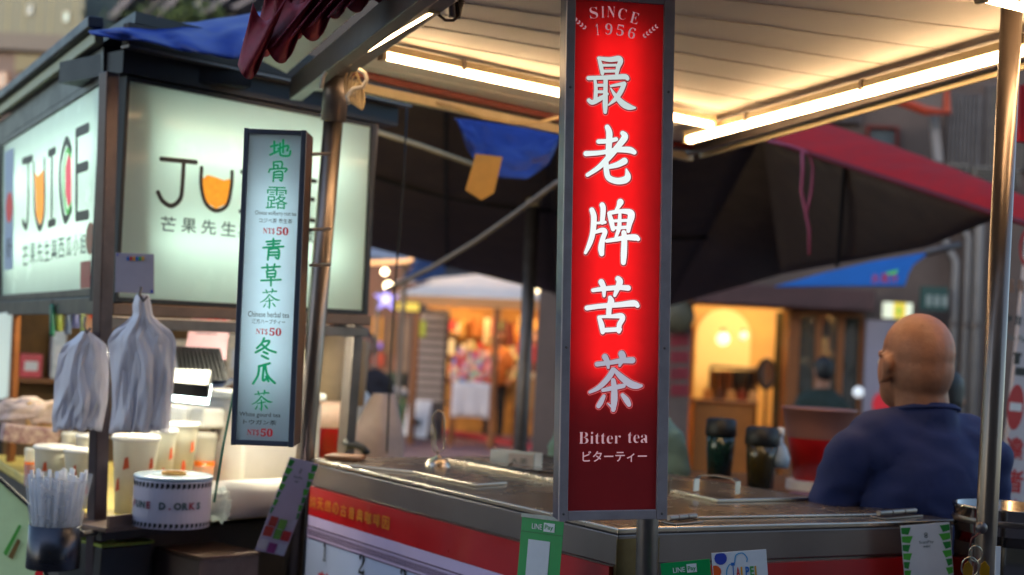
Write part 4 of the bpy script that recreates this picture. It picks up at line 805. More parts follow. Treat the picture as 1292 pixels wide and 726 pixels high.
# hanging plastic bags
bagm = mat('milky_plastic_film', 'f4f0f6', .35, 0, .04, 14, .25, transl=.6, clear=.36)
def bags(label, tab, D_, n, loop):
    xs = [(a_[1] + a_[2]) / 2 for a_ in tab]; t = thing('plastic_bag_bundle', label, 'bags', px(xs[0], tab[0][0], D_), 'bundles of plastic bags hanging in the booth')
    tri = lambda a_: 2 * abs((a_ % 1) - .5) - .5
    for k in range(n):
        def fn(u_, v_, k=k):
            q_ = v_ * (len(tab) - 1); i = min(len(tab) - 2, int(q_)); f_ = q_ - i; y, xl, xr = (tab[i][j] + (tab[i + 1][j] - tab[i][j]) * f_ for j in range(3))
            c_ = (xl + xr) / 2; side = -1 if k % 2 else 1; sc = 1 - .045 * k; jig = side * k * .9 * v_ + 2.5 * noise.noise(Vector((k * 3.1, v_ * 3, u_ * 2))) * v_
            yy = y + (5 * noise.noise(Vector((u_ * 6, k * 1.7, 0))) + 3.5 * tri(u_ * 3 + k * .37) - k * 1.2) * v_ ** 3
            gather = .25 + min(1, v_ * 1.4)
            dep = (.017 * noise.noise(Vector((u_ * 4.5, v_ * 2.6 + k, k * 2.3))) + .007 * noise.noise(Vector((u_ * 9 + v_ * 2.5, v_ * 6, k * 1.9))) + .003 * noise.noise(Vector((u_ * 20, v_ * 14, k)))) * gather + .02 * (2 * u_ - 1) ** 2
            return px(c_ + (u_ - .5) * (xr - xl) * sc + jig, yy, D_ + .006 * k + dep)
        m = MB(); m.grid(fn, 54, 30); part('bag', m, bagm, t, smooth=True, thick=.0004)
    m = MB(); m.tube([px(x, y, D_ - .01) for x, y in loop], .004, 8); part('hook', m, steel_dark, t, smooth=True)
bags('big bundle of white plastic bags hanging under the wide light box', [(372, 171, 188), (385, 167, 191), (398, 168, 193), (408, 156, 203), (418, 142, 216), (430, 135, 222), (450, 138, 222), (480, 141, 220), (510, 141, 217), (545, 137, 213)], 3.32, 6, [(178, 362), (176, 372), (181, 380), (186, 374)])
bags('smaller bundle of white plastic bags hanging left of the corner post', [(418, 103, 112), (428, 92, 126), (436, 80, 135), (450, 73, 137), (480, 68, 137), (505, 68, 136), (525, 65, 132), (543, 66, 128)], 3.42, 5, [(108, 400), (106, 412), (110, 420), (114, 414)])
# straws and their holder
hc = px(70, 662, 3.22); hr = .061
t = thing('straw_holder', 'dark steel cylinder hung on the corner post, holding white straws', 'holder', px(70, 716, 3.22))
hz0 = px(70, 716, 3.22).z; hz1 = hc.z
m = MB(Matrix.Translation((hc.x, hc.y, 0))); m.lathe([(.001, hz0), (hr, hz0), (hr + .001, hz0 + .003), (hr, hz1), (hr - .003, hz1), (hr - .004, hz0 + .01)], 32, caps=False); part('cup', m, mat('dark_steel', '43434a', .28, .9, .12, 5, stretch=(1, 1, 12)), t, smooth=True)
m = MB(); m.tube([Vector((hc.x, hc.y, hz1 - .02)) + Vector((hr, 0, 0)), px(120, 672, 3.4)], .008, 8); part('bracket_arm', m, steel_dark, t)
t = thing('straw_bundle', 'bundle of white straws in clear wrap standing in the dark steel holder', 'straws', Vector((hc.x, hc.y, hz0 + .01)))
strm = mat('straw_plastic', 'ecebee', .3, 0, .1, 40, transl=.3); random.seed(11)
for k in range(64):
    a_ = random.random() * 6.283; r_ = .05 * math.sqrt(random.random()); b0_ = Vector((hc.x + r_ * .8 * math.cos(a_), hc.y + r_ * .8 * math.sin(a_), hz0 + .012)); tt = Vector((hc.x + r_ * 1.35 * math.cos(a_ + .1) - .004, hc.y + r_ * 1.35 * math.sin(a_ + .1), hz1 + .118 + random.uniform(-.016, .014)))
    m = MB(); m.tube([b0_, tt], .0042, 7); part('straw', m, strm, t, smooth=True)
m = MB(Matrix.Translation((hc.x, hc.y, 0))); m.grid(lambda u_, v_: ((.056 + .02 * v_ + .003 * math.sin(u_ * 40)) * math.cos(u_ * 6.283), (.056 + .02 * v_ + .003 * math.sin(u_ * 40)) * math.sin(u_ * 6.283), hz1 - .01 + v_ * (.125 + .006 * math.sin(u_ * 19))), 48, 6); part('clear_wrap', m, mat('clear_wrap', (.8, .82, .86), .15, 0, .03, 20, .2, clear=.72), t, smooth=True)
# sealing film roll
rc_ = px(216, 652, 3.42); zb = zt_ - .012; R_f = .096
t = thing('film_roll', 'large white roll of printed cup sealing film standing on the brown tray', 'film roll', Vector((rc_.x, rc_.y, zb)))
m = MB(Matrix.Translation((rc_.x, rc_.y, zb))); m.lathe([(.001, .001), (R_f, .001), (R_f + .001, .004), (R_f + .001, .116), (R_f, .119), (.001, .119)], 48, caps=False); part('roll', m, mat('printed_film', 'bdb6c4', .35, 0, .05, 10, coat=.3), t, bevel=.001)
m = MB(Matrix.Translation((rc_.x, rc_.y, zb))); m.lathe([(.028, .1195), (R_f - .001, .1195), (R_f + .003, .122), (R_f + .003, .127), (R_f - .001, .129), (.03, .128), (.028, .1195)], 48, caps=False); part('end_disc', m, mat('pale_blue_disc', 'aec2d2', .25, 0, .12, 14, coat=.4), t, smooth=True)
m = MB(Matrix.Translation((rc_.x, rc_.y, zb))); m.lathe([(.026, .12), (.030, .12), (.030, .135), (.026, .135), (.026, .12)], 24, caps=False); part('core', m, mat('cardboard', 'c8964a', .75), t)
for zc_, hh, mm, nn_ in ((.108, .007, ink, 46), (.010, .006, ink, 46)):
    m = MB(Matrix.Translation((rc_.x, rc_.y, zb)))
    for k in range(nn_):
        a0, a1 = k / nn_ * 6.283, (k + .62) / nn_ * 6.283; rr_ = R_f + .0018
        m.add([(rr_ * math.cos(a0), rr_ * math.sin(a0), zc_ - hh), (rr_ * math.cos(a1), rr_ * math.sin(a1), zc_ - hh * .3), (rr_ * math.cos(a1), rr_ * math.sin(a1), zc_ + hh), (rr_ * math.cos(a0), rr_ * math.sin(a0), zc_ + hh)], [(0, 1, 2, 3)])
    o = part('printed_border', m, mm, t)
for k in range(11):
    ang = -math.pi / 2 - .95 + k * .19
    if k == 4: continue
    m = MB(Matrix.Translation((rc_.x, rc_.y, zb + .052)) @ Matrix.Rotation(ang + math.pi / 2, 4, 'Z')); V, Fc_ = glyphs('FUNE.D.ORKS'[k], .05); a_ = min(v[0] for v in V); b_ = max(v[0] for v in V)
    m.add([((v[0] - (a_ + b_) / 2) * .023, -R_f - .0022, v[1] * .023) for v in V], Fc_); part('letter', m, inkgrey if k % 3 else mat('dull_red_ink', '8d3444', .5, 0, 0), t)
# cups
cupm = mat('paper_cup', 'd8d2c2', .45, 0, .04, 20, transl=.25); cupprint = mat('cup_print', 'b8481c', .5, 0, .2, 60); lidm = mat('cup_lid', 'e4e0dc', .25, 0, .03, transl=.3)
def cup(x, ytop, ybot, wd, D_, label, kind='paper', group='cups on the booth counter'):
    c_ = px(x, ybot, D_); h_ = (px(x, ytop, D_) - c_).length; R1 = wd / 2 / FPX * D_; t = thing('drink_cup', label, 'cup', c_, group); M = Matrix.Translation(c_)
    if kind == 'paper':
        m = MB(M); m.lathe([(.001, .0), (R1 * .72, .0), (R1 * .97, h_ * .94)], 28, caps=False); part('cup_body', m, cupm, t, smooth=True)
        m = MB(M); m.lathe([(R1 * 1.0, h_ * .93), (R1 * 1.05, h_ * .94), (R1 * 1.05, h_ * .97), (R1 * .98, h_), (R1 * .9, h_ * 1.0), (.001, h_ * .985)], 28, caps=False); part('cup_lid', m, lidm, t, smooth=True)
        for q_ in range(5):
            for s_ in range(2):
                a_ = q_ * 1.2566 + .3 + s_ * .5; z0 = h_ * (.3 + .28 * s_); rr_ = R1 * (.72 + .25 * (z0 / h_ + .12)) + .0012; m = MB(M); da = .16
                m.add([(rr_ * math.cos(a_ - da) * 1.0, rr_ * math.sin(a_ - da), z0), (rr_ * math.cos(a_ + da), rr_ * math.sin(a_ + da), z0 + h_ * .03), (rr_ * math.cos(a_ + da * .4), rr_ * math.sin(a_ + da * .4), z0 + h_ * .2), (rr_ * math.cos(a_ - da * .5), rr_ * math.sin(a_ - da * .5), z0 + h_ * .16)], [(0, 1, 2, 3)]); part('print_mark', m, cupprint, t)
    else:
        m = MB(M); m.lathe([(.001, .0), (R1 * .75, .0), (R1 * .93, h_ * .62), (.001, h_ * .62)], 24, caps=False); part('juice', m, mat('orange_juice', 'ee7a10', .3, 0, .1, 20, transl=.4), t, smooth=True)
        m = MB(M); m.lathe([(R1 * .8, .0), (R1 * .98, h_ * .9), (R1 * 1.04, h_ * .92), (R1 * .9, h_), (.001, h_)], 24, caps=False); part('cup_body', m, mat('clear_cup', (.9, .88, .8), .1, 0, .02, clear=.6), t, smooth=True)
cup(166, 549, 650, 58, 3.62, 'front paper cup with orange print right of the corner post, behind the film roll')
cup(221, 532, 622, 50, 3.9, 'tall pale paper cup behind the film roll, right of the hanging bags')
cup(196, 540, 634, 44, 3.8, 'paper cup between two taller ones above the film roll')
cup(64, 562, 640, 50, 3.72, 'wide paper cup behind the straws, near the small orange drink')
cup(100, 566, 648, 46, 3.66, 'paper cup just left of the corner post')
cup(112, 548, 625, 40, 3.95, 'paper cup under the smaller bag bundle, second row')
cup(37, 565, 612, 17, 3.8, 'small orange drink at the far left of the counter', 'juice'); cup(86, 545, 590, 22, 4.0, 'small orange drink behind the lidded paper cups', 'juice'); 
cup(252, 545, 640, 34, 4.05, 'slim clear drink cup in front of the white dispenser', 'juice')
# dispenser, machine, grille
t = thing('drink_dispenser', 'white drink dispenser lit by the cold light bar', 'dispenser', px(268, 640, 4.15)); Fd = fdir(px(228, 640, 4.05), FRh); wd = .17
m = MB(Fd); m.box(0, wd, 0, .2, 0, .30); part('body', m, whitepl, t, bevel=.02); m = MB(Fd); m.box(.01, wd - .01, -.07, -.001, .24, .30); part('head', m, whitepl, t, bevel=.01); m = MB(Fd); m.tube([(wd / 2, -.035, .2), (wd / 2, -.035, .242)], .012, 10); part('spout', m, steel, t); m = MB(Fd); m.box(.01, wd - .01, -.09, -.001, 0, .02); part('drip_tray', m, black, t, bevel=.003)
t = thing('ice_bin', 'plain white bin behind the lower half of the green menu sign', 'bin', px(345, 690, 4.2)); Fd = fdir(px(300, 690, 4.0), FRh)
m = MB(Fd); m.box(0, .30, 0, .26, 0, .43); part('body', m, mat('grey_white_plastic', 'b9b5b6', .45, 0, .08, 8, .05), t, bevel=.012); m = MB(Fd); m.box(-.008, .308, -.008, .268, .431, .455); part('bin_lid', m, whitepl, t, bevel=.006)
t = thing('towel_roll', 'long white roll lying on the brown tray left of the tea cart', 'roll', px(330, 640, 3.75)); m = MB(); m.tube([px(272, 632, 3.6), px(398, 624, 4.0)], .052, 24); part('roll', m, mat('white_cloth', 'c8c0b8', .8, 0, .08, 8, .2), t, smooth=True); m = MB(); m.tube([px(266, 632, 3.585), px(274, 632, 3.61)], .02, 16); part('core', m, cord, t)
t = thing('slatted_hood', 'black slatted hood beside the big bag bundle', 'hood', px(248, 490, 3.95))
for k in range(11):
    x = 222 + k * 5.2; m = MB(); m.prism([px(x - 2 - 4 * 0, 437 + k * .3, 4.05), px(x + 1.0, 437 + k * .3, 4.05), px(x + 8 + k * .4, 480, 3.9), px(x + 4.6 + k * .4, 480, 3.9)], fwd * .03); part('slat', m, black, t)
m = MB(); m.prism([px(224, 479, 3.93), px(286, 481, 3.93), px(282, 489, 3.9), px(222, 488, 3.9)], fwd * .12); part('base_panel', m, mat('dark_navy_plastic', '141c30', .35), t, bevel=.002)
m = MB(); m.prism([px(222, 441, 4.09), px(276, 443, 4.09), px(286, 481, 3.99), px(226, 480, 3.99)], fwd * .01); part('backing', m, darkmetal, t)
def board(name, label, pts, D_, m_, cat, th=.008, extra=None):
    t = thing(name, label, cat, px(*pts[0], D_)); m = MB(); m.prism([px(x, y, D_) for x, y in pts], fwd * th); part('board', m, m_, t, bevel=.001); return t
def mark(t, pts, D_, m_, nm='print'): m = MB(); m.prism([px(x, y, D_) for x, y in pts], fwd * .0008); return part(nm, m, m_, t)
t = board('poster', 'pink poster hanging in the booth above the black slatted hood', [(241, 402), (290, 404), (284, 456), (232, 450)], 4.3, mat('pale_pink_paper', 'd8a8b4', .7, 0, .15, 10), 'poster')
for k in range(5): mark(t, [(243 + k * 9, 403), (249 + k * 9, 403), (247 + k * 9, 409)], 4.295, redink)
mark(t, [(250, 413), (276, 414), (276, 416), (250, 415)], 4.295, inkgrey); mark(t, [(247, 420), (274, 421), (274, 422.5), (247, 421.5)], 4.295, inkgrey)
t = board('poster', 'orange and white picture poster left of the booth corner post', [(110, 383), (133, 382), (132, 424), (108, 420)], 4.3, mat('orange_picture', 'd87040', .6, 0, .4, 22, c2='e8c8b0'), 'poster'); mark(t, [(113, 388), (126, 387), (125, 400), (114, 402)], 4.295, mat('deep_orange_print', 'd8482a', .6, 0, .2, 30))
random.seed(4)
for k, (x, w_, h_, cc, nm) in enumerate(((66, 6, 40, '2f6f58', 'dark green'), (75, 9, 34, '8a9440', 'olive yellow'), (86, 7, 38, '566480', 'slate blue'), (96, 10, 30, '6a6ea0', 'violet grey'), (104, 5, 36, '7a8a56', 'dull green'))):
    t = thing('snack_packet', nm + ' packet hanging under the far left light box', 'packet', px(x, 420, 4.0), 'packets hanging under the far left light box')
    m = MB(); m.grid(lambda u_, v_: px(x - w_ / 2 + w_ * u_, 384 + h_ * v_, 4.0 - .012 * math.sin(u_ * 3.14) * math.sin(v_ * 3.14)), 6, 8); part('packet', m, mat('packet_' + nm.replace(' ', '_'), cc, .3, 0, .3, 50), t, smooth=True, thick=.004)
    m = MB(); m.tube([px(x, 378, 4.0), px(x, 385, 4.0)], .002, 5); part('clip', m, steel, t)
t = thing('carton', 'cream carton on the booth shelf above the orange drinks', 'carton', px(52, 540, 4.5)); Fd = fdir(px(34, 542, 4.5), FRh); m = MB(Fd); m.box(0, .1, 0, .1, 0, .09); part('box', m, mat('cream_carton', 'c9a06c', .7, 0, .12, 12), t, bevel=.002); m = MB(Fd); m.box(.046, .054, -.0005, .1005, .0, .0905); part('tape', m, mat('tape', 'a8845a', .4), t)
t = thing('paper_sack', 'magenta and white patterned sack under the cream carton at the far left', 'sack', px(40, 565, 4.4)); m = MB(); M_ = Matrix.Translation(px(38, 562, 4.45)) @ Matrix.Rotation(.5, 4, 'Z') @ Matrix.Rotation(.1, 4, 'Y'); m.M = M_; m.box(-.09, .09, 0, .08, 0, .06); m.M = Matrix(); part('sack', m, mat('magenta_pattern', 'a85a78', .7, 0, .5, 40, .2, c2='d8c0b0'), t, bevel=.008)
t = thing('paper_sack', 'crumpled pale sack at the left edge of the booth shelf', 'sack', px(22, 520, 4.5)); m = MB(); crumple(m, px(32, 520, 4.55), (.09, .06, .04)); part('sack', m, mat('pale_paper', 'd0b8b0', .8, 0, .3, 30, .3), t, smooth=True)
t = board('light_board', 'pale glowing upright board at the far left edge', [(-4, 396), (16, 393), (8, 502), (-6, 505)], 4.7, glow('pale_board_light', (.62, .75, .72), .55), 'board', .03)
m = MB(); m.prism([px(x, y, 4.69) for x, y in ((16, 393), (20, 393), (12, 600), (7, 600))], fwd * .05); part('edge', m, wood, t)
t = board('price_board', 'slanted pale green price board at the bottom left corner', [(-10, 596), (38, 640), (62, 740), (-10, 745)], 3.45, mat('pale_green_board', 'bcd8a8', .4, 0, .08, 14, emit=.12, ecol='bcd8a8'), 'board')
mark(t, [(24, 662), (27, 664), (8, 702), (4, 698)], 3.444, mat('leaf_green_print', '5ab84a', .5)); mark(t, [(22, 680), (26, 683), (16, 706), (10, 703)], 3.444, mat('brown_print', '8a6a3a', .5)); mark(t, [(44, 722), (54, 718), (54, 740), (44, 740)], 3.2, redink)
m = MB(); m.tube([px(-12, 594, 3.45), px(38, 639, 3.44), px(62, 742, 3.44)], .006, 8); part('edge', m, darkmetal, t)
t = thing('crate', 'dark crate below the brown tray beside the corner post', 'crate', px(155, 740, 3.5)); Fd = fdir(px(125, 742, 3.42), FRh); m = MB(Fd); m.box(0, .15, 0, .2, 0, .10); part('box', m, darkmetal, t, bevel=.004); m = MB(Fd); m.box(-.003, .153, -.004, .2, .101, .109); part('rim', m, mat('lime_rim', '8a9a2a', .5), t, bevel=.002)
cup(213, 662, 745, 52, 3.7, 'white cup with a red mark under the brown tray', group='cups under the tray')
t = thing('storage_box', 'brown storage box at the bottom edge left of the hanging placard', 'box', px(290, 745, 3.6)); Fd = fdir(px(250, 745, 3.45), FRh); m = MB(Fd); m.box(0, .19, 0, .2, 0, .075); part('box', m, mat('grey_brown_box', '6a5c58', .5, 0, .15), t, bevel=.003); m = MB(Fd); m.box(.0, .19, -.006, .2, .076, .084); part('rim', m, brownrail, t, bevel=.002)
t = thing('clear_bag', 'small clear plastic bag beside the printed film roll', 'bag', px(274, 650, 3.5)); m = MB(); crumple(m, px(274, 638, 3.52), (.028, .02, .04)); part('bag', m, mat('clear_film', (.8, .85, .82), .12, 0, .1, 60, .5, clear=.6), t, smooth=True)
t = board('booth_placard', 'small pale placard stuck low on the wide light box near the corner post', [(146, 319), (194, 321), (194, 371), (145, 369)], 3.4, mat('pale_lilac_paper', 'aaa2b0', .6, 0, .04), 'placard', .004)
for k, (c, cc) in enumerate(zip('TAIPEI', cols)): mark(t, [(160 + k * 3.8, 324), (162.8 + k * 3.8, 324), (162.8 + k * 3.8, 329), (160 + k * 3.8, 329)], 3.398, mat('ink_' + cc, cc, .5, 0, 0), 'letter_mark')
for k in range(2): mark(t, [(147, 320), (149, 320), (149, 323), (147, 323)] if not k else [(190, 366), (193, 366), (193, 370), (190, 370)], 3.398, mat('ink_3446a8', '3446a8', .5), 'corner_mark')

# things between booth and cart
def roll(label, x0, y0, x1, y1, r_, D_, m_):
    t = thing('fabric_roll', label, 'roll', px(x1, y1, D_), 'upright rolls behind the left pole'); m = MB(); m.tube([px(x1, y1, D_), px((x0 + x1) / 2, (y0 + y1) / 2, D_), px(x0, y0, D_)], [r_ * .96, r_ * 1.04, r_], 20); part('roll', m, m_, t, smooth=True)
    m = MB(); m.tube([px(x0, y0 + 3, D_), px(x0, y0 - 2, D_)], r_ * .4, 12); part('core', m, cord, t)
beige = mat('beige_cloth', 'a08c76', .8, 0, .12, 10, .15)
roll('thick beige roll standing just right of the left pole', 425, 425, 413, 520, .052, 4.75, beige); roll('thin beige roll beside the white pipe', 459, 432, 451, 512, .024, 5.0, beige)
t = thing('red_tub', 'red tub with a wide cream rim beside the left pole', 'tub', px(410, 590, 4.5)); tc_ = px(410, 572, 4.5); m = MB(Matrix.Translation((tc_.x, tc_.y, tc_.z - .1))); m.lathe([(.001, 0), (.075, 0), (.09, .2)], 28, caps=False); part('tub', m, mat('red_plastic', 'a50a10', .35, 0, .08), t, smooth=True)
m = MB(Matrix.Translation((tc_.x, tc_.y, tc_.z + .1))); m.lathe([(.091, -.01), (.093, 0), (.098, .07), (.09, .07), (.084, .0)], 28, caps=False); part('rim', m, mat('cream_plastic', 'c9aa98', .45), t, smooth=True)
t = thing('white_pipe', 'slanting white pipe between the beige rolls and the white sack', 'pipe', px(428, 575, 4.3)); m = MB(); m.tube([px(428, 572, 4.3), px(438, 520, 4.45), px(447, 480, 4.6), px(456, 400, 4.8)], .008, 10); part('pipe', m, mat('cream_pipe', 'b8a894', .5), t, smooth=True)
t = thing('white_sack', 'bulging pale sack behind the rear corner of the worktop', 'sack', px(468, 585, 5.0))
m = MB(); sc0 = px(470, 578, 5.0)
def sackf(u_, v_):
    a_ = u_ * 6.283; r_ = .105 * (1 - .62 * v_ ** 2.2) * (1 + .06 * math.sin(a_ * 5 + v_ * 4)); return Vector((sc0.x + r_ * math.cos(a_) + .03 * v_, sc0.y + r_ * math.sin(a_), sc0.z - .08 + v_ * .32))
m.grid(sackf, 30, 16); tpv = [sackf(k / 30, 1) for k in range(30)]; m.add(tpv, [tuple(range(30))]); part('sack', m, mat('pale_pink_cloth', 'b09a94', .75, 0, .15, 14, .3), t, smooth=True)
t = thing('black_strap', 'black strap curled behind the back left worktop edge', 'strap', px(450, 570, 4.1)); m = MB(); m.tube([px(x, y, 4.1) for x, y in ((434, 556), (440, 563), (450, 562), (458, 566), (464, 574))], .012, 8); part('strap', m, black, t, smooth=True)
t = thing('cutting_board', 'thin wooden board lying at the back left of the worktop', 'board', pz(425, 578, ZC + .012)); m = MB(); m.prism([pz(x, y, ZC + .002) for x, y in ((408, 579), (455, 583), (462, 579), (420, 576))], (0, 0, .01)); part('board', m, wood, t, bevel=.002)

# right end of the cart: steel pot, keys
pp = px(1273, 640, 2.86); t = thing('steel_pot', 'large polished steel pot at the bottom right corner', 'pot', Vector((pp.x, pp.y, pp.z - .36))); M = Matrix.Translation((pp.x, pp.y, pp.z)); Rp_ = .112
m = MB(M); m.lathe([(.001, -.36), (Rp_ * .96, -.36), (Rp_ * .97, -.08), (Rp_ * .94, -.06), (Rp_ * .985, -.045), (Rp_, -.01), (Rp_ * 1.03, 0), (Rp_ * 1.03, .004), (Rp_ * .97, .003), (Rp_ * .93, -.3), (.001, -.3)], 56, caps=False); part('pot', m, mat('mirror_steel', 'a39a90', .12, 1., .15, 9, .04), t, smooth=True)
m = MB(M); m.lathe([(Rp_ * 1.0, -.02), (Rp_ * 1.025, -.026), (Rp_ * 1.0, -.033)], 48, caps=False); part('rib', m, steel_pole, t, smooth=True)
m = MB(M); m.tube([(-.09, -.075, -.12), (-.11, -.10, -.125), (-.10, -.115, -.14), (-.07, -.115, -.14), (-.055, -.095, -.12)], .006, 8); part('handle', m, steel_pole, t, smooth=True)
t = thing('key_bunch', 'bunch of keys on steel rings hanging from the right pole', 'keys', px(1228, 715, 2.58)); D_ = 2.58
def ring(cx_, cy_, r_, m_, tt, nm): m = MB(); m.tube([px(cx_ + r_ * math.cos(a_ / 18 * 6.283), cy_ + r_ * 1.15 * math.sin(a_ / 18 * 6.283), D_ + .004 * math.sin(a_ / 18 * 6.283)) for a_ in range(19)], .0017, 6, cap=False); part(nm, m, m_, tt, smooth=True)
bw = mat('bright_steel', 'c0b49c', .2, 1., .1); ring(1231, 699, 8.5, bw, t, 'ring'); ring(1224, 716, 11, bw, t, 'ring')
for x, cc, mm in ((1219, 'b8862a', 'brass_key'), (1240, 'c8901c', 'yellow_key')):
    m = MB(); m.prism([px(a_, b_, D_) for a_, b_ in ((x - 2, 712), (x + 3, 708), (x + 9, 716), (x + 8, 728), (x + 3, 740), (x - 1, 738), (x - 4, 722))], fwd * .002); part('key', m, mat(mm, cc, .3, .7), t, bevel=.0004)
m = MB(); m.tube([px(1237, 672, 2.58), px(1226, 680, 2.58), px(1224, 692, 2.58)], .002, 6); part('cord', m, mat('dark_red_cord', '5a2018', .6), t, smooth=True)
m = MB(); m.prism([px(x, y, D_) for x, y in ((1257, 690), (1263, 690), (1261, 745), (1255, 745))], fwd * .004); part('white_tag', m, paper, None, label='narrow white tag between the right pole and the steel pot', cat='tag')

# no-entry board at the right edge
Fn = frame(px(1262, 648, 4.3), px(1330, 652, 4.4), px(1278, 292, 4.3)); t = thing('no_entry_board', 'white upright board with a red no entry disc at the right edge', 'sign', Fn); Wn, Hn = .2, onp(Fn, 1278, 292)[1]
m = MB(Fn); m.box(0, Wn, 0, .015, 0, Hn); part('board', m, mat('sign_white', 'c2bcc0', .45, 0, .05, 8), t, bevel=.002)
m = MB(Fn); cx_, cz_ = onp(Fn, 1281, 514); K = 28; rx = .036; m.add([(cx_ + rx * math.cos(k * 6.283 / K), -.001, cz_ + .073 * math.sin(k * 6.283 / K)) for k in range(K)], [tuple(range(K))]); part('red_disc', m, mat('sign_red', 'b81a24', .4, 0, .03), t)
m = MB(Fn); m.box(cx_ - .026, cx_ + .026, -.0022, -.0014, cz_ - .012, cz_ + .014); part('white_bar', m, white, t)
for c, y0, y1, mm in (('違', 551, 583, 'sign_red'), ('者', 592, 622, 'sign_red'), ('拖', 630, 648, 'sign_red')): r_ = prect(Fn, 1268, y0, 1291, y1); text('character', c, Fn, r_, MATS[mm], t, bold=.03)
m = MB(Fn); r_ = prect(Fn, 1268, 466, 1340, 476); m.box(0.002, Wn - .002, -.0014, -.0006, r_[1], r_[3]); part('black_bar', m, ink, t)
m = MB(Fn); x, z = onp(Fn, 1283, 452); m.box(x - .012, x + .012, -.0014, -.0006, z - .02, z + .012); m.box(x - .018, x + .018, -.0018, -.0015, z + .008, z + .018); m.box(x - .006, x + .006, -.0018, -.0015, z - .008, z + .003); part('tow_symbol', m, ink, t)
text('lettering', 'No Parking', Fn, prect(Fn, 1270, 424, 1310, 434), inkgrey, t, bold=.01); 
for c, x in zip('嚴禁停車', (1272, 1284, 1296, 1308)): text('character', c, Fn, prect(Fn, x - 4, 398, x + 5, 412), ink, t, bold=.02)
for c, x in zip('私有地', (1275, 1288, 1301)): text('character', c, Fn, prect(Fn, x - 5, 352, x + 5, 370), mat('brown_sign_ink', '8a5a3a', .5, 0, 0), t, bold=.03)
m = MB(Fn); cx_, cz_ = onp(Fn, 1300, 312); m.add([(cx_ + .05 * math.cos(k * 6.283 / K) * f, -.001, cz_ + .07 * math.sin(k * 6.283 / K) * f) for f in (1, .75) for k in range(K)], [(k, (k + 1) % K, K + (k + 1) % K, K + k) for k in range(K)]); part('red_ring', m, MATS['sign_red'], t)
m = MB(); m.prism([px(x, y, 4.0) for x, y in ((1288, 108), (1310, 100), (1310, 182), (1286, 178))], fwd * .03); part('red_banner', m, mat('sign_red', 'b81a24'), None, label='red hanging banner at the upper right edge above the red canopy', cat='banner')

# drinks table behind the cart
zt3 = 1.1; t = thing('drinks_table', 'small table with pale pink cloth behind the tea cart', 'table', Vector((1.0, 4.6, 0))); Ft = fdir(Vector((.42, 4.35, 0)), Vector((1, .12, 0)))
m = MB(Ft); m.box(0, 1.25, 0, .6, zt3 - .03, zt3); part('table_top', m, wood, t, bevel=.003)
for x in (.04, 1.17):
    for y in (.04, .52): m = MB(Ft); m.box(x, x + .04, y, y + .04, 0, zt3 - .031); part('leg', m, steel_dark, t)
m = MB(Ft); m.box(.52, 1.2, -.012, -.004, zt3 - .2, zt3 + .002); part('cloth', m, mat('pink_cloth', 'a47a8c', .8, 0, .3, 30, .2), t)
def jar(label, x, ytop, ybot, wd, D_, liquid):
    c_ = px(x, ybot, D_); h_ = (px(x, ytop, D_) - c_).length; R1 = wd / 2 / FPX * D_; t = thing('drink_jar', label, 'jar', c_, 'dark lidded drink jars'); M = Matrix.Translation(c_)
    m = MB(M); m.lathe([(.001, 0), (R1 * .78, 0), (R1 * .92, h_ * .5), (R1 * .95, h_ * .72), (.001, h_ * .72)], 26, caps=False); part('jar_body', m, liquid, t, smooth=True)
    m = MB(M); m.lathe([(R1 * 1.0, h_ * .71), (R1 * 1.04, h_ * .73), (R1 * 1.0, h_ * .97), (R1 * .8, h_), (.001, h_)], 26, caps=False); part('jar_lid', m, black, t, smooth=True)
jar('dark green drink jar with black lid, left of the amber one', 907, 528, 604, 38, 4.4, mat('dark_green_tea', '16302a', .2, 0, .1, coat=.4)); jar('amber brown drink jar with black lid, left of the red hopper', 959, 539, 616, 42, 4.3, mat('amber_tea', '3a3014', .2, 0, .1, coat=.4))
c_ = px(1030, 606, 4.5); t = thing('juice_hopper', 'wide tapered juice hopper with red lower half behind the cart', 'hopper', c_); M = Matrix.Translation(c_); rA, rB, h_ = .075, .122, .24
m = MB(M); m.lathe([(.001, -.0), (rA, 0), (rA + (rB - rA) * .55, h_ * .58)], 32, caps=False); part('red_base', m, mat('red_hopper', 'c4181c', .3, 0, .08, transl=.15), t, smooth=True)
m = MB(M); m.lathe([(rA + (rB - rA) * .55 + .001, h_ * .585), (rB, h_ * .97), (rB + .004, h_ * .975), (rB + .004, h_), (rB - .004, h_), (.001, h_ * .99)], 32, caps=False); part('upper_tub', m, mat('pinkish_tub', '9a6a60', .4, 0, .06, 10), t, smooth=True)
m = MB(M); m.lathe([(.1, -.05), (.1, -.002), (.06, 0.0)], 28); part('stand', m, whitepl, t)
c_ = px(983, 590, 4.3); t = thing('spray_bottle', 'small pale blue bottle between the amber jar and the hopper', 'bottle', c_); M = Matrix.Translation(c_); m = MB(M); m.lathe([(.001, 0), (.03, 0), (.034, .03), (.022, .065), (.01, .08), (.01, .1)], 20); part('bottle', m, mat('pale_blue_plastic', 'a8bcd0', .3, transl=.2), t, smooth=True); m = MB(M); m.lathe([(.011, .1), (.013, .102), (.012, .125), (.004, .128)], 14); part('cap', m, whitepl, t, smooth=True)

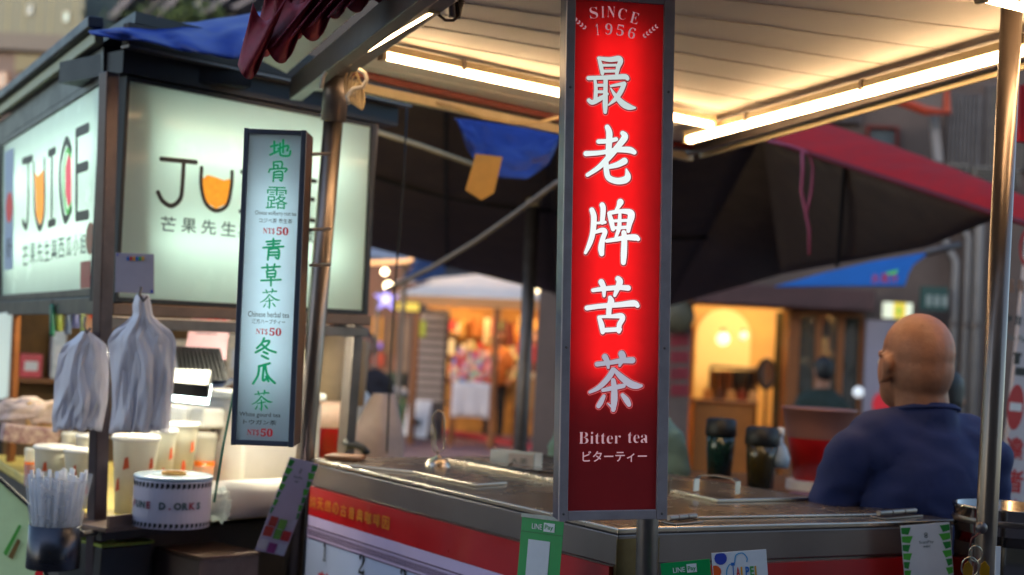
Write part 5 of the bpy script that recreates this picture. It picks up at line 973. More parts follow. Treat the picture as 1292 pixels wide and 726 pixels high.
# ================================================================== RIGHT SHOP BUILDING
YW = 13.0; Fw = Matrix.Translation((0, YW, 0))
def R(x0, y0, x1, y1, F_=None): return prect(F_ or Fw, x0, y0, x1, y1)
wallR = mat('brown_stained_wall', '5a4c46', .8, 0, .3, 1.5, .3)
bR = thing('shop_building', 'dark brown shop building with an arched warm shop and dark display windows', 'building', Vector((4, YW, 0)))
a = R(868, 386, 990, 700); dw = R(1000, 388, 1084, 700); z2 = a[3]; Xl = R(700, 0, 701, 1)[0]; Xr = 9.0
def wall(x0, z0, x1, z1, m_=None, y0=0, y1=.3, nm='wall'): m = MB(Fw); m.box(x0, x1, y0, y1, z0, z1); return part(nm, m, m_ or wallR, bR)
wall(Xl, 0, a[0], z2); wall(a[2], 0, dw[0], z2, wood); wall(dw[2], 0, Xr, z2); wall(Xl, z2, Xr, 9.0)
wall(dw[0], 0, dw[2], .75, wallR, .02, .28)
m = MB(Fw); m.box(a[0] - .05, a[2] + .1, -.06, -.001, z2 + .0, z2 + .08); part('lintel', m, wood, bR)
fb = R(872, 362, 1096, 388); m = MB(Fw); m.box(fb[0], fb[2], -.25, -.07, fb[1], fb[3]); part('shop_fascia', m, mat('maroon_fascia', '4a3030', .6, 0, .2, 5), bR, bevel=.01)
# warm room
rm = mat('warm_room_wall', 'd0a868', .8, 0, .12, 3); rw = (a[0] - .4, a[2] + .5)
m = MB(Fw); m.box(rw[0], rw[1], 2.6, 2.65, 0, 2.6); part('back_wall', m, rm, bR)
m = MB(Fw); m.box(rw[0] - .05, rw[0], .3, 2.6, 0, 2.6); part('side_wall', m, rm, bR); m = MB(Fw); m.box(rw[1], rw[1] + .05, .3, 2.6, 0, 2.6); part('side_wall', m, rm, bR); m = MB(Fw); m.box(rw[0], rw[1], .3, 2.6, 2.6, 2.65); part('room_ceiling', m, rm, bR)
ac = R(876, 390, 945, 560, Matrix.Translation((0, YW + 2.5, 0))); cx_ = (ac[0] + ac[2]) / 2; rr_ = (ac[2] - ac[0]) / 2; zc_ = ac[3] - rr_
m = MB(Matrix.Translation((0, YW + 2.5, 0))); m.prism([(ac[0], 0, .1), (ac[2], 0, .1)] + [(cx_ + rr_ * math.cos(k / 18 * math.pi), 0, zc_ + rr_ * math.sin(k / 18 * math.pi)) for k in range(19)], (0, .06, 0)); part('arch_niche', m, mat('cream_arch', 'f2dcA0'.lower(), .8, 0, .05), bR)
def lampball(label, p, r_, m_, name='pendant_lamp'):
    t = thing(name, label, 'lamp', p); m = MB(); m.ball(p, r_, 14, 9); part('bulb', m, m_, t, smooth=True); m = MB(); m.tube([p + Vector((0, 0, r_ * .9)), p + Vector((0, 0, r_ * 1.5))], r_ * .35, 8); part('socket', m, darkmetal, t); return t
wl_ = glow('warm_bulb', (1, .66, .32), 200.0); wl2 = glow('soft_warm_bulb', (1, .72, .4), 2.2)
lampball('bright warm lamp high in the arched shop', Vector((a[2] + .1, YW + 1.1, 2.3)), .12, glow('shop_bulb', (1, .82, .5), 200.0))
def at(x, y, Y): return py_(x, y, Y)
lampball('round cream lamp in the middle of the arched shop', at(912, 428, YW + 1.6), .075, wl2); lampball('small warm lamp beside the round cream one', at(938, 424, YW + 1.7), .05, glow('pinkish_bulb', (1, .5, .35), 1.6))
t = thing('clothes_rail', 'dark clothes hanging on a rail inside the arched shop', 'clothes rail', at(925, 560, YW + 1)); m = MB(); m.tube([at(897, 462, YW + 1), at(955, 466, YW + 1)], .015, 8); part('rail', m, steel_dark, t)
for x in (897, 955): m = MB(); p = at(x, 463, YW + 1); m.tube([Vector((p.x, p.y, 0)), p], .015, 8); part('upright', m, steel_dark, t)
random.seed(21)
for k in range(9):
    x = 901 + k * 6; cc = random.choice(['33241c', '5a3a22', '2a2420', '7a4c2a', '1e1c1c', '6a5a48']); p = at(x, 468, YW + 1); m = MB(Matrix.Translation(p)); L_ = random.uniform(.45, .75); m.grid(lambda u_, v_: (.02 * math.sin(u_ * 12 + k), (u_ - .5) * .4, -v_ * L_), 8, 6); part('garment', m, mat('garment_' + cc, cc, .9, 0, .15, 20), t, thick=.02)
t = thing('standing_mirror', 'oval black framed mirror inside the arched shop', 'mirror', at(966, 492, YW + .7)); m = MB(Matrix.Translation(at(967, 472, YW + .7))); m.tube([(.085 * math.cos(k / 24 * 6.283), 0, .15 * math.sin(k / 24 * 6.283)) for k in range(25)], .018, 8, cap=False); part('frame', m, black, t, smooth=True); m = MB(Matrix.Translation(at(967, 472, YW + .7))); m.add([(.085 * math.cos(k / 24 * 6.283), .005, .15 * math.sin(k / 24 * 6.283)) for k in range(24)], [tuple(range(24))]); part('glass', m, mat('mirror_glass', '8a9096', .1, .8), t); m = MB(); p = at(967, 488, YW + .7); m.tube([Vector((p.x, p.y, 0)), p], .015, 8); part('stand', m, black, t)
t = thing('display_counter', 'warm lit counter at the foot of the arched shop', 'counter', at(930, 600, YW + .6)); m = MB(Fw); c4 = R(880, 512, 960, 700); m.box(c4[0], c4[2], .5, .9, 0, c4[3]); part('body', m, mat('amber_wood', 'a8682a', .5, 0, .15, 6), t, bevel=.01); m = MB(Fw); m.box(c4[0] - .03, c4[2] + .03, .47, .93, c4[3] + .001, c4[3] + .03); part('counter_top', m, wood, t, bevel=.005)
for k, (x, cc) in enumerate(((893, 'c88a3a'), (908, '5a3a22'), (922, 'd8a860'), (936, '8a3a1c'), (950, 'e0b070'))):
    tt = thing('bag_display', ['tan', 'dark brown', 'cream', 'russet', 'pale'][k] + ' handbag standing on the warm shop counter', 'bag', at(x, 512, YW + .7), 'handbags on the shop counter'); p = at(x, 511, YW + .7); p.z = c4[3] + .031
    m = MB(Matrix.Translation(p)); m.prism([(-.05, 0, 0), (.05, 0, 0), (.035, 0, .1), (-.035, 0, .1)], (0, .05, 0)); part('bag', m, mat('leather_' + cc, cc, .5, 0, .1), tt, bevel=.004); m = MB(Matrix.Translation(p)); m.tube([(-.025, .025, .1), (-.02, .025, .15), (.02, .025, .15), (.025, .025, .1)], .004, 6); part('handle', m, wood, tt)
# display windows with posts, goods
for k in range(3):
    x0 = dw[0] + (dw[2] - dw[0]) * k / 3; x1 = dw[0] + (dw[2] - dw[0]) * (k + 1) / 3; f = MB(Fw); f.box(x0, x0 + .03, -.01, .06, .75, z2); f.box(x1 - .03, x1, -.01, .06, .75, z2); f.box(x0 + .03, x1 - .03, -.01, .06, .75, .79); f.box(x0 + .03, x1 - .03, -.01, .06, z2 - .05, z2 - .001)
    fo = part('window_frame', f, wood, bR); g = MB(Fw); g.box(x0 + .03, x1 - .03, .02, .026, .79, z2 - .05); part('pane', g, mat('dim_glass', (.12, .13, .12), .06, 0, .02, clear=.65), fo)
m = MB(Fw); m.box(dw[0], dw[2], 1.0, 1.05, 0, z2); part('back_wall', m, mat('dim_room_wall', '4a4a3e', .8, 0, .2, 3), bR)
random.seed(9)
for k in range(14):
    x = 1004 + (k % 7) * 12; y = 410 + (k // 7) * 50 + random.uniform(-12, 12); p = at(x, y, YW + .5); cc = random.choice(['7a8a86', '8a8478', '5a6a52', '3a4a5a', '8a5a52', '9a9a8e']); s_ = random.uniform(.05, .09)
    tt = thing('display_item', '%s item, %s, in the dark display window' % ({'7a8a86': 'pale teal', '8a8478': 'greyish', '5a6a52': 'green', '3a4a5a': 'slate', '8a5a52': 'reddish', '9a9a8e': 'off white'}[cc], ('upper' if k < 7 else 'lower') + ' row number %s from the left' % ['one','two','three','four','five','six','seven'][k % 7]), 'ornament', p, 'goods in the dark display window')
    m = MB(Matrix.Translation(p)); m.lathe([(.004, -s_ * 1.6), (s_ * .8, -s_ * 1.2), (s_, 0), (s_ * .5, s_), (.006, s_ * 1.2)], 12); part('item', m, mat('item_' + cc, cc, .5, 0, .2, 20), tt, smooth=True)
m = MB(Fw); c5 = R(1084, 404, 1120, 700); m.box(c5[0], c5[2], -.12, -.06, .3, c5[3]); part('white_banner', m, mat('lilac_banner', '8a8492', .6, 0, .05, 3), None, label='tall pale lilac banner board left of the bald man’s head', cat='banner')
m = MB(Fw); cp = R(1098, 500, 1120, 520); cx_, cz_ = (cp[0] + cp[2]) / 2, (cp[1] + cp[3]) / 2; m.prism([(cx_ + .1 * math.cos(k * .5236), -.14, cz_ + .12 * math.sin(k * .5236)) for k in range(12)], (0, .015, 0)); part('red_round_sign', m, redink, None, label='small red round sign at the foot of the lilac banner', cat='sign')
t = thing('lit_box_sign', 'small lit sign with yellow centre above the bald man’s head', 'sign', at(1133, 402, YW - .5)); c6 = R(1117, 382, 1151, 402, Matrix.Translation((0, YW - .5, 0))); F6 = Matrix.Translation((0, YW - .5, 0)); W6 = c6[2] - c6[0]
m = MB(F6); m.box(c6[0], c6[2], 0, .1, c6[1], c6[3]); part('box', m, glow('lit_cream', (.75, .8, .6), .8), t); m = MB(F6); m.box(c6[0] + W6 * .3, c6[2] - W6 * .25, -.004, -.001, c6[1], c6[3]); part('yellow_field', m, glow('lit_yellow', (.8, .6, .06), .7), t); m = MB(F6); m.box(c6[0] + W6 * .45, c6[0] + W6 * .55, -.008, -.005, c6[1] + .03, c6[3] - .04); part('green_mark', m, greenp, t)
t = thing('lit_box_sign', 'dim green and white house number sign right of the lit yellow sign', 'sign', at(1178, 380, YW - .3)); c6 = R(1162, 362, 1196, 392, Matrix.Translation((0, YW - .3, 0))); F6 = Matrix.Translation((0, YW - .3, 0)); m = MB(F6); m.box(c6[0], c6[2], 0, .05, c6[1], c6[3]); part('plate', m, mat('dim_teal_plate', '2c4a44', .5), t); 
for k in range(3): m = MB(F6); x = c6[0] + .05 + k * .075; m.box(x, x + .05, -.004, -.001, c6[1] + .04, c6[3] - .08); part('white_mark', m, mat('dull_white', '8a948e', .6), t)
m = MB(); p = at(1086, 495, YW - 1); m.ball(at(1083, 495, YW - 1), .05, 12, 8); part('headlamp', m, glow('headlamp_glass', (.75, .8, .85), .75), None, smooth=True, label='small bright round lamp low beside the lilac banner', cat='lamp')
# posters on left wall
for k in range(12):
    x = 846 + (k % 3) * 8; y = 422 + (k // 3) * 21; c7 = R(x, y, x + 6.5, y + 15); m = MB(Fw); m.box(c7[0], c7[2], -.012, -.001, c7[1], c7[3]); part('red_poster', m, mat('dull_red_paper', '7a1c2a', .7, 0, .2, 8), bR)
c7 = R(838, 380, 858, 418); m = MB(Fw); m.ball(((c7[0] + c7[2]) / 2 + .05, -.1, (c7[1] + c7[3]) / 2), (.16, .08, .16), 18, 10); part('round_shop_sign', m, mat('olive_round_sign', '4a4634', .6, 0, .2, 5), None, smooth=True, label='dull olive round sign left of the arched shop', cat='sign')
# blue awning with logo
Fa = frame(px(978, 362, 8.6), px(1141, 361, 8.0), px(1000, 320, 8.4)); t = thing('blue_awning', 'blue awning with small pink and green lettering under the dark canopy', 'awning', Fa)
m = MB(); A1 = [px(x, y, d_) for x, y, d_ in ((978, 362, 8.8), (1040, 345, 8.7), (1100, 331, 8.5), (1172, 319, 8.3), (1152, 334, 8.25), (1146, 345, 8.2), (1141, 361, 8.15), (1060, 361, 8.5))]; m.add(A1, [(0, 1, 7), (1, 2, 6, 7), (2, 3, 4, 5), (2, 5, 6)]); part('cloth', m, mat('bright_blue_cloth', '2878c8', .6, 0, .1, 4, .1, transl=.3), t, thick=.01)
for k, c in enumerate('水果汁'): 
    F8 = frame(px(1099 + k * 12, 358, 8.1), px(1110 + k * 12, 358, 8.08), px(1100 + k * 12, 345, 8.1)); text('character', c, F8, (0, 0, .05, .06), mat('pink_logo', 'd84a6c', .5, 0, 0), t, bold=.03)
mark(t, [(1118, 344), (1134, 340), (1130, 346), (1120, 347)], 8.1, greenp, 'leaf_mark')
m = MB(); m.tube([px(1168, 320, 8.3), px(1190, 314, 8.3), px(1212, 309, 8.3)], .022, 8); part('awning_arm', m, steel_dark, t, smooth=True)
# pipes and upper facade
pipem = mat('grey_pipe', '7c7672', .5, 0, .15, 6)
for x, r_, y0 in ((1206, .035, 330), (1222, .03, 300), (1236, .045, 285)):
    tt = thing('drain_pipe', {1206: 'left', 1222: 'middle', 1236: 'right'}[x] + ' one of three grey drain pipes between the man’s head and the right pole', 'pipe', at(x, 520, YW - .15), 'drain pipes on the shop building'); p = at(x, y0, YW - .15)
    m = MB(); m.tube([Vector((p.x, p.y, 0)), p, p + Vector((-.1, .1, .25))], r_, 10); part('pipe', m, pipem, tt, smooth=True)
    for q_ in (1.0, 1.9): m = MB(Matrix.Translation((p.x, p.y, q_))); m.lathe([(r_ * 1.05, 0), (r_ * 1.3, .01), (r_ * 1.3, .05), (r_ * 1.05, .06)], 10); part('clamp', m, steel_dark, tt)
def window(parent, x0, y0, x1, y1, fm_, pm_, bars=0, F_=None, dep=.06):
    F_ = F_ or Fw; r_ = prect(F_, x0, y0, x1, y1); b = max(.025, (r_[2] - r_[0]) * .07); f = MB(F_); f.box(r_[0], r_[0] + b, -dep, -.001, r_[1], r_[3]); f.box(r_[2] - b, r_[2], -dep, -.001, r_[1], r_[3]); f.box(r_[0] + b, r_[2] - b, -dep, -.001, r_[1], r_[1] + b); f.box(r_[0] + b, r_[2] - b, -dep, -.001, r_[3] - b, r_[3])
    fo = part('window', f, fm_, parent); g = MB(F_); g.box(r_[0] + b, r_[2] - b, -.02, -.004, r_[1] + b, r_[3] - b); part('pane', g, pm_, fo)
    for k in range(bars):
        x = r_[0] + (r_[2] - r_[0]) * (k + 1) / (bars + 1); g = MB(F_); g.box(x - .012, x + .012, -dep - .03, -dep - .002, r_[1], r_[3]); part('bar', g, steel_dark, fo)
dimg = mat('dull_window_glass', '5a6266', .25, 0, .2, 4); tanp = mat('tan_curtain', '8a7656', .6, 0, .2, 5)
window(bR, 905, 175, 1000, 250, wood, dimg); window(bR, 1092, 160, 1132, 190, rust, dimg); window(bR, 1192, 120, 1236, 215, steel_dark, tanp, 8); window(bR, 1240, 110, 1300, 215, steel_dark, mat('pale_curtain', '9a927e', .6, 0, .15, 5), 8); window(bR, 1030, 120, 1085, 155, steel_dark, dimg, 5)
t = thing('wall_sign', 'orange edged empty sign frame above the red canopy cloth', 'sign', at(1160, 140, YW - .7)); pts = [(1108, 118), (1194, 100), (1195, 142), (1168, 140)]; m = MB(); m.tube([at(*p, YW - .7) for p in pts + pts[:1]], .045, 6); part('frame', m, mat('orange_red_paint', 'b04020', .5), t); m = MB(); m.prism([at(*p, YW - .69) for p in pts], (0, .02, 0)); part('panel', m, mat('greyish_panel', '6a605a', .7, 0, .15), t)
m = MB(); m.prism([at(*p, YW - .5) for p in ((1174, 146), (1184, 146), (1190, 205), (1180, 203))], (0, .06, 0)); part('narrow_sign', m, mat('pale_grey_board', '8e8886', .6), None, label='narrow pale upright sign strip above the middle of the red canopy', cat='sign')
for k in range(3):
    tt = thing('air_conditioner', ['left', 'middle', 'right'][k] + ' dusty air conditioner box on the wall above the red canopy', 'air conditioner', at(1205 + 30 * k, 235, YW - .4), 'air conditioners on the shop building'); F9 = Matrix.Translation(at(1196 + k * 32, 228 + k * 3, YW - .4)); m = MB(F9); m.box(0, .2, 0, .35, 0, .16); part('casing', m, mat('dusty_metal', '7a7268', .6, 0, .2), tt, bevel=.01)
    for q_ in range(4): m = MB(F9); m.box(.02, .18, -.012, -.001, .02 + q_ * .034, .035 + q_ * .034); part('louvre', m, darkmetal, tt)

# ================================================================== FAR LEFT BUILDINGS
def building(label, x0, x1, Y, dep, h_, m_, name='building'):
    t = thing(name, label, 'building', Vector(((x0 + x1) / 2, Y, 0))); m = MB(); m.box(x0, x1, Y, Y + dep, 0, h_); part('wall', m, m_, t); m = MB(); m.box(x0 - .2, x1 + .2, Y - .2, Y + dep + .2, h_ + .001, h_ + .3); part('roof', m, mat('roof_edge', '5c5854', .8), t); return t
Fy = lambda Y: Matrix.Translation((0, Y, 0))
tileA = mat('pale_yellow_tile', '62655a', .75, 0, .1, .8, .1); X = lambda x, y, Y: onp(Fy(Y), x, y)[0]
t = building('tall pale yellow apartment building at the upper left corner', X(-260, 40, 30), X(104, 40, 30), 30, 8, 17, tileA)
for (x, y, w_, h_, mm) in ((38, 13, 7, 13, 'blue_pane'), (84, 22, 7, 13, 'cyan_pane'), (68, 57, 6, 8, 'dark_pane')): window(t, x - w_ / 2, y - h_ / 2, x + w_ / 2, y + h_ / 2, mat('light_window_frame', 'a0a498', .6), mat(mm, {'blue_pane': '3a6a86', 'cyan_pane': '7cb4bc', 'dark_pane': '4a5058'}[mm], .2, 0, .1), 0, Fy(30))
for k, x in enumerate((8, 28, 48, 62, 92)):
    m = MB(Fy(30)); q_ = X(x, 40, 30); m.box(q_, q_ + .03, -.012, -.001, 3, 16.9); part('wall_joint', m, mat('dirty_joint', '7c7a62', .8), t)
t = building('low pinkish stained building in front of the yellow apartments', X(-260, 80, 24), X(74, 80, 24), 24, 5, onp(Fy(24), 30, 66)[1], mat('stained_pink_wall', '5e5250', .8, 0, .25, 1.2, .2)); window(t, -4, 92, 12, 112, wood, MATS['dark_pane'], 3, Fy(24))
m = MB(Fy(24)); q_ = onp(Fy(24), 10, 66); m.box(X(22, 70, 24), X(75, 70, 24), -.1, -.001, q_[1] - .35, q_[1] - .05); part('parapet_band', m, mat('cream_band', '66624e', .8, 0, .15), t)
t = building('blue grey building with slanted bays behind the booth roof', X(103, 20, 36), X(190, 20, 36), 36, 8, 18, mat('blue_grey_wall', '8c90a4', .7, 0, .12, 1.5, .1))
for k, (x0, x1, y0, y1) in enumerate(((108, 118, 26, 52), (121, 132, 8, 40), (112, 120, -6, 12), (136, 142, -10, 30))): window(t, x0, y0, x1, y1, mat('bluish_frame', '6c7894', .5), mat('teal_glass', '4a7484', .2, 0, .2, 3), 0, Fy(36))
m = MB(); m.prism([py_(*p, 35) for p in ((142, -20), (196, -20), (150, 34), (140, 36))], (0, .3, 0)); part('stair_bay', m, mat('pale_pink_panel', '9c929e', .7, 0, .1, 2), t)
m = MB(); m.prism([py_(*p, 35.5) for p in ((106, 22), (132, -12), (134, -4), (108, 28))], (0, .4, 0)); part('slanted_eave', m, mat('dull_brown', '5c4c50', .7), t)
t = building('dark old house with sloping roofs behind the blue tarp', X(150, 10, 26), X(480, 10, 26), 26, 8, onp(Fy(26), 300, -60)[1], mat('dark_wood_wall', '2c2c30', .8, 0, .5, 1.0, .3))
for k, (a0, b0_, a1, b1) in enumerate(((150, 34, 196, -12), (200, 40, 262, -20), (262, 30, 312, -4), (300, 22, 360, -10))):
    m = MB(); m.prism([py_(x, y, 25.7) for x, y in ((a0, b0_), (a1, b1), (a1 + 7, b1 + 2), (a0 + 9, b0_ + 2))], (0, -.8, 0)); part('roof_board', m, mat('grey_roof_board', ['4c4c54', '5c5450', '6a5a50', '48484e'][k], .7, 0, .2, 2), t)
window(t, 222, 2, 238, 24, MATS['bluish_frame'], MATS['dark_pane'], 0, Fy(26)); window(t, 246, 0, 256, 22, MATS['bluish_frame'], MATS['dull_window_glass'], 0, Fy(26)); window(t, 326, -8, 342, 14, MATS['bluish_frame'], MATS['dull_window_glass'], 0, Fy(26))
# bushes on the old house
random.seed(31); leaf = mat('dark_leaves', '3a4a22', .7, 0, .4, 3)
for cx_, cy_, nm in ((190, 32, 'small green bush on the roofs left of the blue tarp centre'), (246, 18, 'green bush between the old roofs above the blue tarp')):
    t = thing('bush', nm, 'plant', py_(cx_, cy_, 25)); m = MB(); c_ = py_(cx_, cy_, 25)
    for k in range(260):
        v = Vector((random.gauss(0, .3), random.gauss(0, .25), random.gauss(0, .16))); a_ = Vector((random.uniform(-1, 1), random.uniform(-1, 1), random.uniform(-1, 1))).normalized() * .07; b_ = a_.orthogonal().normalized() * .04; p = c_ + v; m.add([p - a_, p + b_, p + a_, p - b_], [(0, 1, 2, 3)])
    o = part('foliage', m, leaf, t); o['kind'] = 'stuff'
building('long dark building far down the street', -30, 14, 44, 6, 16, mat('far_dark_wall', '4a464a', .8, 0, .2, .5)); building('dark building far behind the shop building', 14.5, 40, 44, 6, 18, mat('far_brown_wall', '50463e', .8, 0, .2, .5))
building('row of shophouses across the street behind the viewer', -14, 14, -12, 4, 11, mat('opposite_wall', '5a5048', .8, 0, .2, .6))

# ================================================================== MARKET STREET IN THE MIDDLE
YM = 20.0; Fm = Fy(YM)
ms = thing('market_stall', 'warm lit market stall with white canopy far behind the cart', 'stall', Vector((X(600, 500, YM), YM, 0)))
def mpt(x, y, Y=YM): return py_(x, y, Y)
m = MB(); top = [mpt(628, 346, YM + 1.2), mpt(700, 352, YM + 1.2)]
m.add([mpt(500, 372, YM - 1), mpt(668, 378, YM - 1), mpt(790, 384, YM - 1), mpt(560, 352, YM + 1), mpt(630, 345, YM + 1), mpt(790, 352, YM + 1), mpt(500, 356, YM + 3.4), mpt(790, 372, YM + 3.4)], [(0, 1, 4, 3), (1, 2, 5, 4), (3, 4, 6), (4, 5, 7, 6)])
part('canopy_cloth', m, mat('white_canopy', 'e0dcd8', .7, 0, .08, 2, transl=.35), ms, thick=.03)
m = MB(); m.prism([mpt(500, 372, YM - 1.02), mpt(790, 384, YM - 1.02), mpt(790, 396, YM - 1.02), mpt(500, 384, YM - 1.02)], (0, .02, 0)); part('valance', m, mat('tan_valance', 'c8a478', .7, 0, .06, 3, transl=.5), ms)
for x in (527, 628, 720):
    p = mpt(x, 384, YM - .8); m = MB(); m.tube([Vector((p.x, p.y, 0)), p], .05, 8); part('post', m, wood, ms)
back = onp(Fy(YM + 2.2), 540, 380); b2 = onp(Fy(YM + 2.2), 790, 395)
m = MB(Fy(YM + 2.2)); m.box(back[0], b2[0], 0, .08, 0, back[1]); part('back_wall', m, mat('ochre_backdrop', '9a6426', .8, 0, .35, 2.5, .1, c2='c88838'), ms)
for z in (.9, 1.25, 1.6): m = MB(Fy(YM + 2.2)); m.box(back[0], b2[0], -.3, -.001, z, z + .03); part('shelf', m, wood, ms)
random.seed(17); warmc = ['c8782a', 'e0a850', '8a3a1a', 'd8c090', '5a2a18', 'b04a20', 'e8c878', '3a2418', 'c83a2a', '7a8a4a']
gm = [mat('goods_' + c, c, .6, 0, .15, 6) for c in warmc]
m = MB(Fy(YM + 2.05))
for z in (.93, 1.28, 1.63):
    x = back[0] + .05
    while x < b2[0] - .1: w_ = random.uniform(.05, .14); h_ = random.uniform(.1, .28); m.cur = random.randrange(10); m.box(x, x + w_ * .85, -.1, .08, z, z + h_); x += w_
o = part('shelf_goods', m, gm, ms); o['kind'] = 'stuff'
for i, (x, y, w_, h_, ci_) in enumerate(((556, 402, 16, 26, 3), (586, 404, 12, 22, 1), (602, 400, 20, 26, 0), (645, 408, 10, 30, 2), (660, 400, 14, 22, 6), (690, 404, 16, 24, 5))):
    p = mpt(x, y, YM + .3); tt = thing('hanging_garment', ['tan', 'amber', 'orange', 'brown', 'yellow', 'rust'][i] + ' cloth hanging under the front of the market stall canopy', 'cloth', p, 'cloths hanging in the market stall'); s_ = YM / FPX; m = MB(Matrix.Translation(p)); m.grid(lambda u_, v_: ((u_ - .5) * w_ * s_ * (.7 + .3 * v_), .03 * math.sin(u_ * 9), -v_ * h_ * s_), 8, 6); part('cloth', m, gm[ci_], tt, thick=.02)
def table(label, x0, y0, x1, cloth=None, Y=YM - .8, dep=1.0, cl=None):
    a_, b_ = mpt(x0, y0, Y), mpt(x1, y0 + (x1 - x0) * .052, Y); z = (a_.z + b_.z) / 2; t = thing('stall_table', label, 'table', Vector(((a_.x + b_.x) / 2, Y, 0)))
    m = MB(); m.box(a_.x, b_.x, Y, Y + dep, z - .04, z); part('table_top', m, wood, t)
    for x in (a_.x + .03, b_.x - .07):
        for y in (Y + .03, Y + dep - .07): m = MB(); m.box(x, x + .05, y, y + .05, 0, z - .041); part('leg', m, wood, t)
    return t, a_, b_, z
t, a_, b_, z = table('wooden stall table with a white cloth hanging over its front', 566, 483, 624)
m = MB(); m.grid(lambda u_, v_: (a_.x + .06 + (b_.x - a_.x - .12) * u_, YM - .83 - .015 * math.sin(u_ * 14) * v_, z + .01 - v_ * .5 + .02 * math.sin(u_ * 3)), 16, 6); part('cloth', m, mat('white_table_cloth', 'c0bcc4', .7, 0, .05, 5), None, smooth=True, thick=.01, label='white cloth over the front of the wooden stall table', cat='cloth')
random.seed(23); m = MB(); cc = [mat('trinket_' + c, c, .5, 0, .2, 20) for c in ('c85a7a', '6a8ac8', 'd8c8b8', 'c83a3a', '7aa88a', 'e0a8a0')]
for k in range(150): x = random.uniform(a_.x, b_.x); y = random.uniform(YM - .8, YM + .15); h_ = (y - YM + .85) * .45; m.cur = random.randrange(6); s_ = random.uniform(.03, .06); m.box(x, x + s_, y, y + s_, z + h_ * random.uniform(.4, 1), z + h_ + s_)
o = part('trinket_heap', m, cc, None, label='heap of small colourful trinkets on the white clothed table', cat='goods', kind='stuff')
t, a_, b_, z = table('pale display table at the right side of the market stall', 648, 478, 760, Y=YM - .3); m = MB(); m.box(a_.x, b_.x, YM - .34, YM - .31, z - .42, z); part('cloth', m, mat('tan_cloth', 'a8763c', .8, 0, .1, 4), t)
m = MB(); random.seed(29)
for k in range(120): x = random.uniform(a_.x, b_.x); y = random.uniform(YM - .3, YM + .6); h_ = (y - YM + .35) * .3; m.cur = random.randrange(10); s_ = random.uniform(.03, .08); m.box(x, x + s_, y, y + s_, z + h_ * random.uniform(.4, 1), z + h_ + s_)
part('goods_heap', m, gm, None, label='heap of warm coloured goods on the pale display table', cat='goods', kind='stuff')
for i, (x, y, w_, h_, ci_) in enumerate(((572, 404, 8, 14, 8), (616, 402, 9, 34, 3), (630, 405, 7, 18, 9), (652, 412, 8, 22, 0), (676, 404, 7, 30, 1), (684, 410, 9, 20, 8), (547, 410, 9, 34, 0), (593, 430, 10, 20, 3), (606, 432, 9, 24, 8))):
    p = mpt(x, y, YM + .9); tt = thing('hanging_garment', 'small %s item, number %d from the left, inner row of market stall' % (['red', 'beige', 'green', 'orange', 'amber', 'crimson', 'ochre', 'cream', 'scarlet'][i], [2, 5, 6, 7, 8, 9, 1, 3, 4][i]), 'cloth', p, 'small goods hanging inside the market stall'); s_ = YM / FPX; m = MB(Matrix.Translation(p)); m.grid(lambda u_, v_: ((u_ - .5) * w_ * s_ * (.6 + .4 * v_), .03 * math.sin(u_ * 9), -v_ * h_ * s_), 6, 5); part('cloth', m, gm[ci_], tt, thick=.03)
p = mpt(690, 447, YM - .2); t = thing('red_bag', 'red bag with a white patch on the pale display table', 'bag', p); m = MB(Matrix.Translation(p)); m.box(-.22, .22, 0, .2, -.13, .12); part('body', m, mat('bright_red_bag', 'c0201c', .5), t, bevel=.03); m = MB(Matrix.Translation(p)); m.box(-.06, .05, -.008, -.001, -.06, .04); part('white_patch', m, paper, t)
for x, nm, sh in ((627, 'stall keeper with dark cap in the middle of the warm market stall', 'a8602a'), (674, 'dark haired seller behind the pale display table', '4a3424')): person(nm, Vector((mpt(x, 440, YM + .9).x, YM + .9, 0)), math.radians(180), 1.74, shirt=mat('shirt_' + sh, sh, .8), vox=.03)
for x, y, Y_ in ((560, 372, YM + .2), (640, 377, YM + .3), (600, 374, YM + .9), (710, 381, YM + .2)): lampball({560: 'leftmost', 640: 'second from right', 600: 'second from left', 710: 'rightmost'}[x] + ' warm bulb under the market stall canopy', mpt(x, y, Y_), .07, wl_)
# roller shutter, sandwich board, bins, kerb line
t = thing('roller_shutter', 'grey roller shutter with pale horizontal slats left of the market stall', 'shutter', mpt(540, 500, YM + .2)); r_ = prect(Fy(YM + .2), 520, 398, 560, 510)
for k in range(11):
    z0 = r_[1] + (r_[3] - r_[1]) * k / 11; h_ = (r_[3] - r_[1]) / 11; m = MB(Fy(YM + .2)); m.box(r_[0], r_[2], -.03, .02, z0 + h_ * .35, z0 + h_); part('slat', m, mat('pale_slat', '8a807e', .5, 0, .1, 3), t)
m = MB(Fy(YM + .2)); m.box(r_[0] - .05, r_[2] + .05, .021, .06, 0, r_[3] + .1); part('backing', m, mat('dark_backing', '3a3436', .7), t); m = MB(Fy(YM + .2)); c8 = prect(Fy(YM + .2), 528, 405, 537, 425); m.box(c8[0], c8[2], -.05, -.031, c8[1], c8[3]); part('green_notice', m, mat('lime_notice', '9aa83a', .6), t)
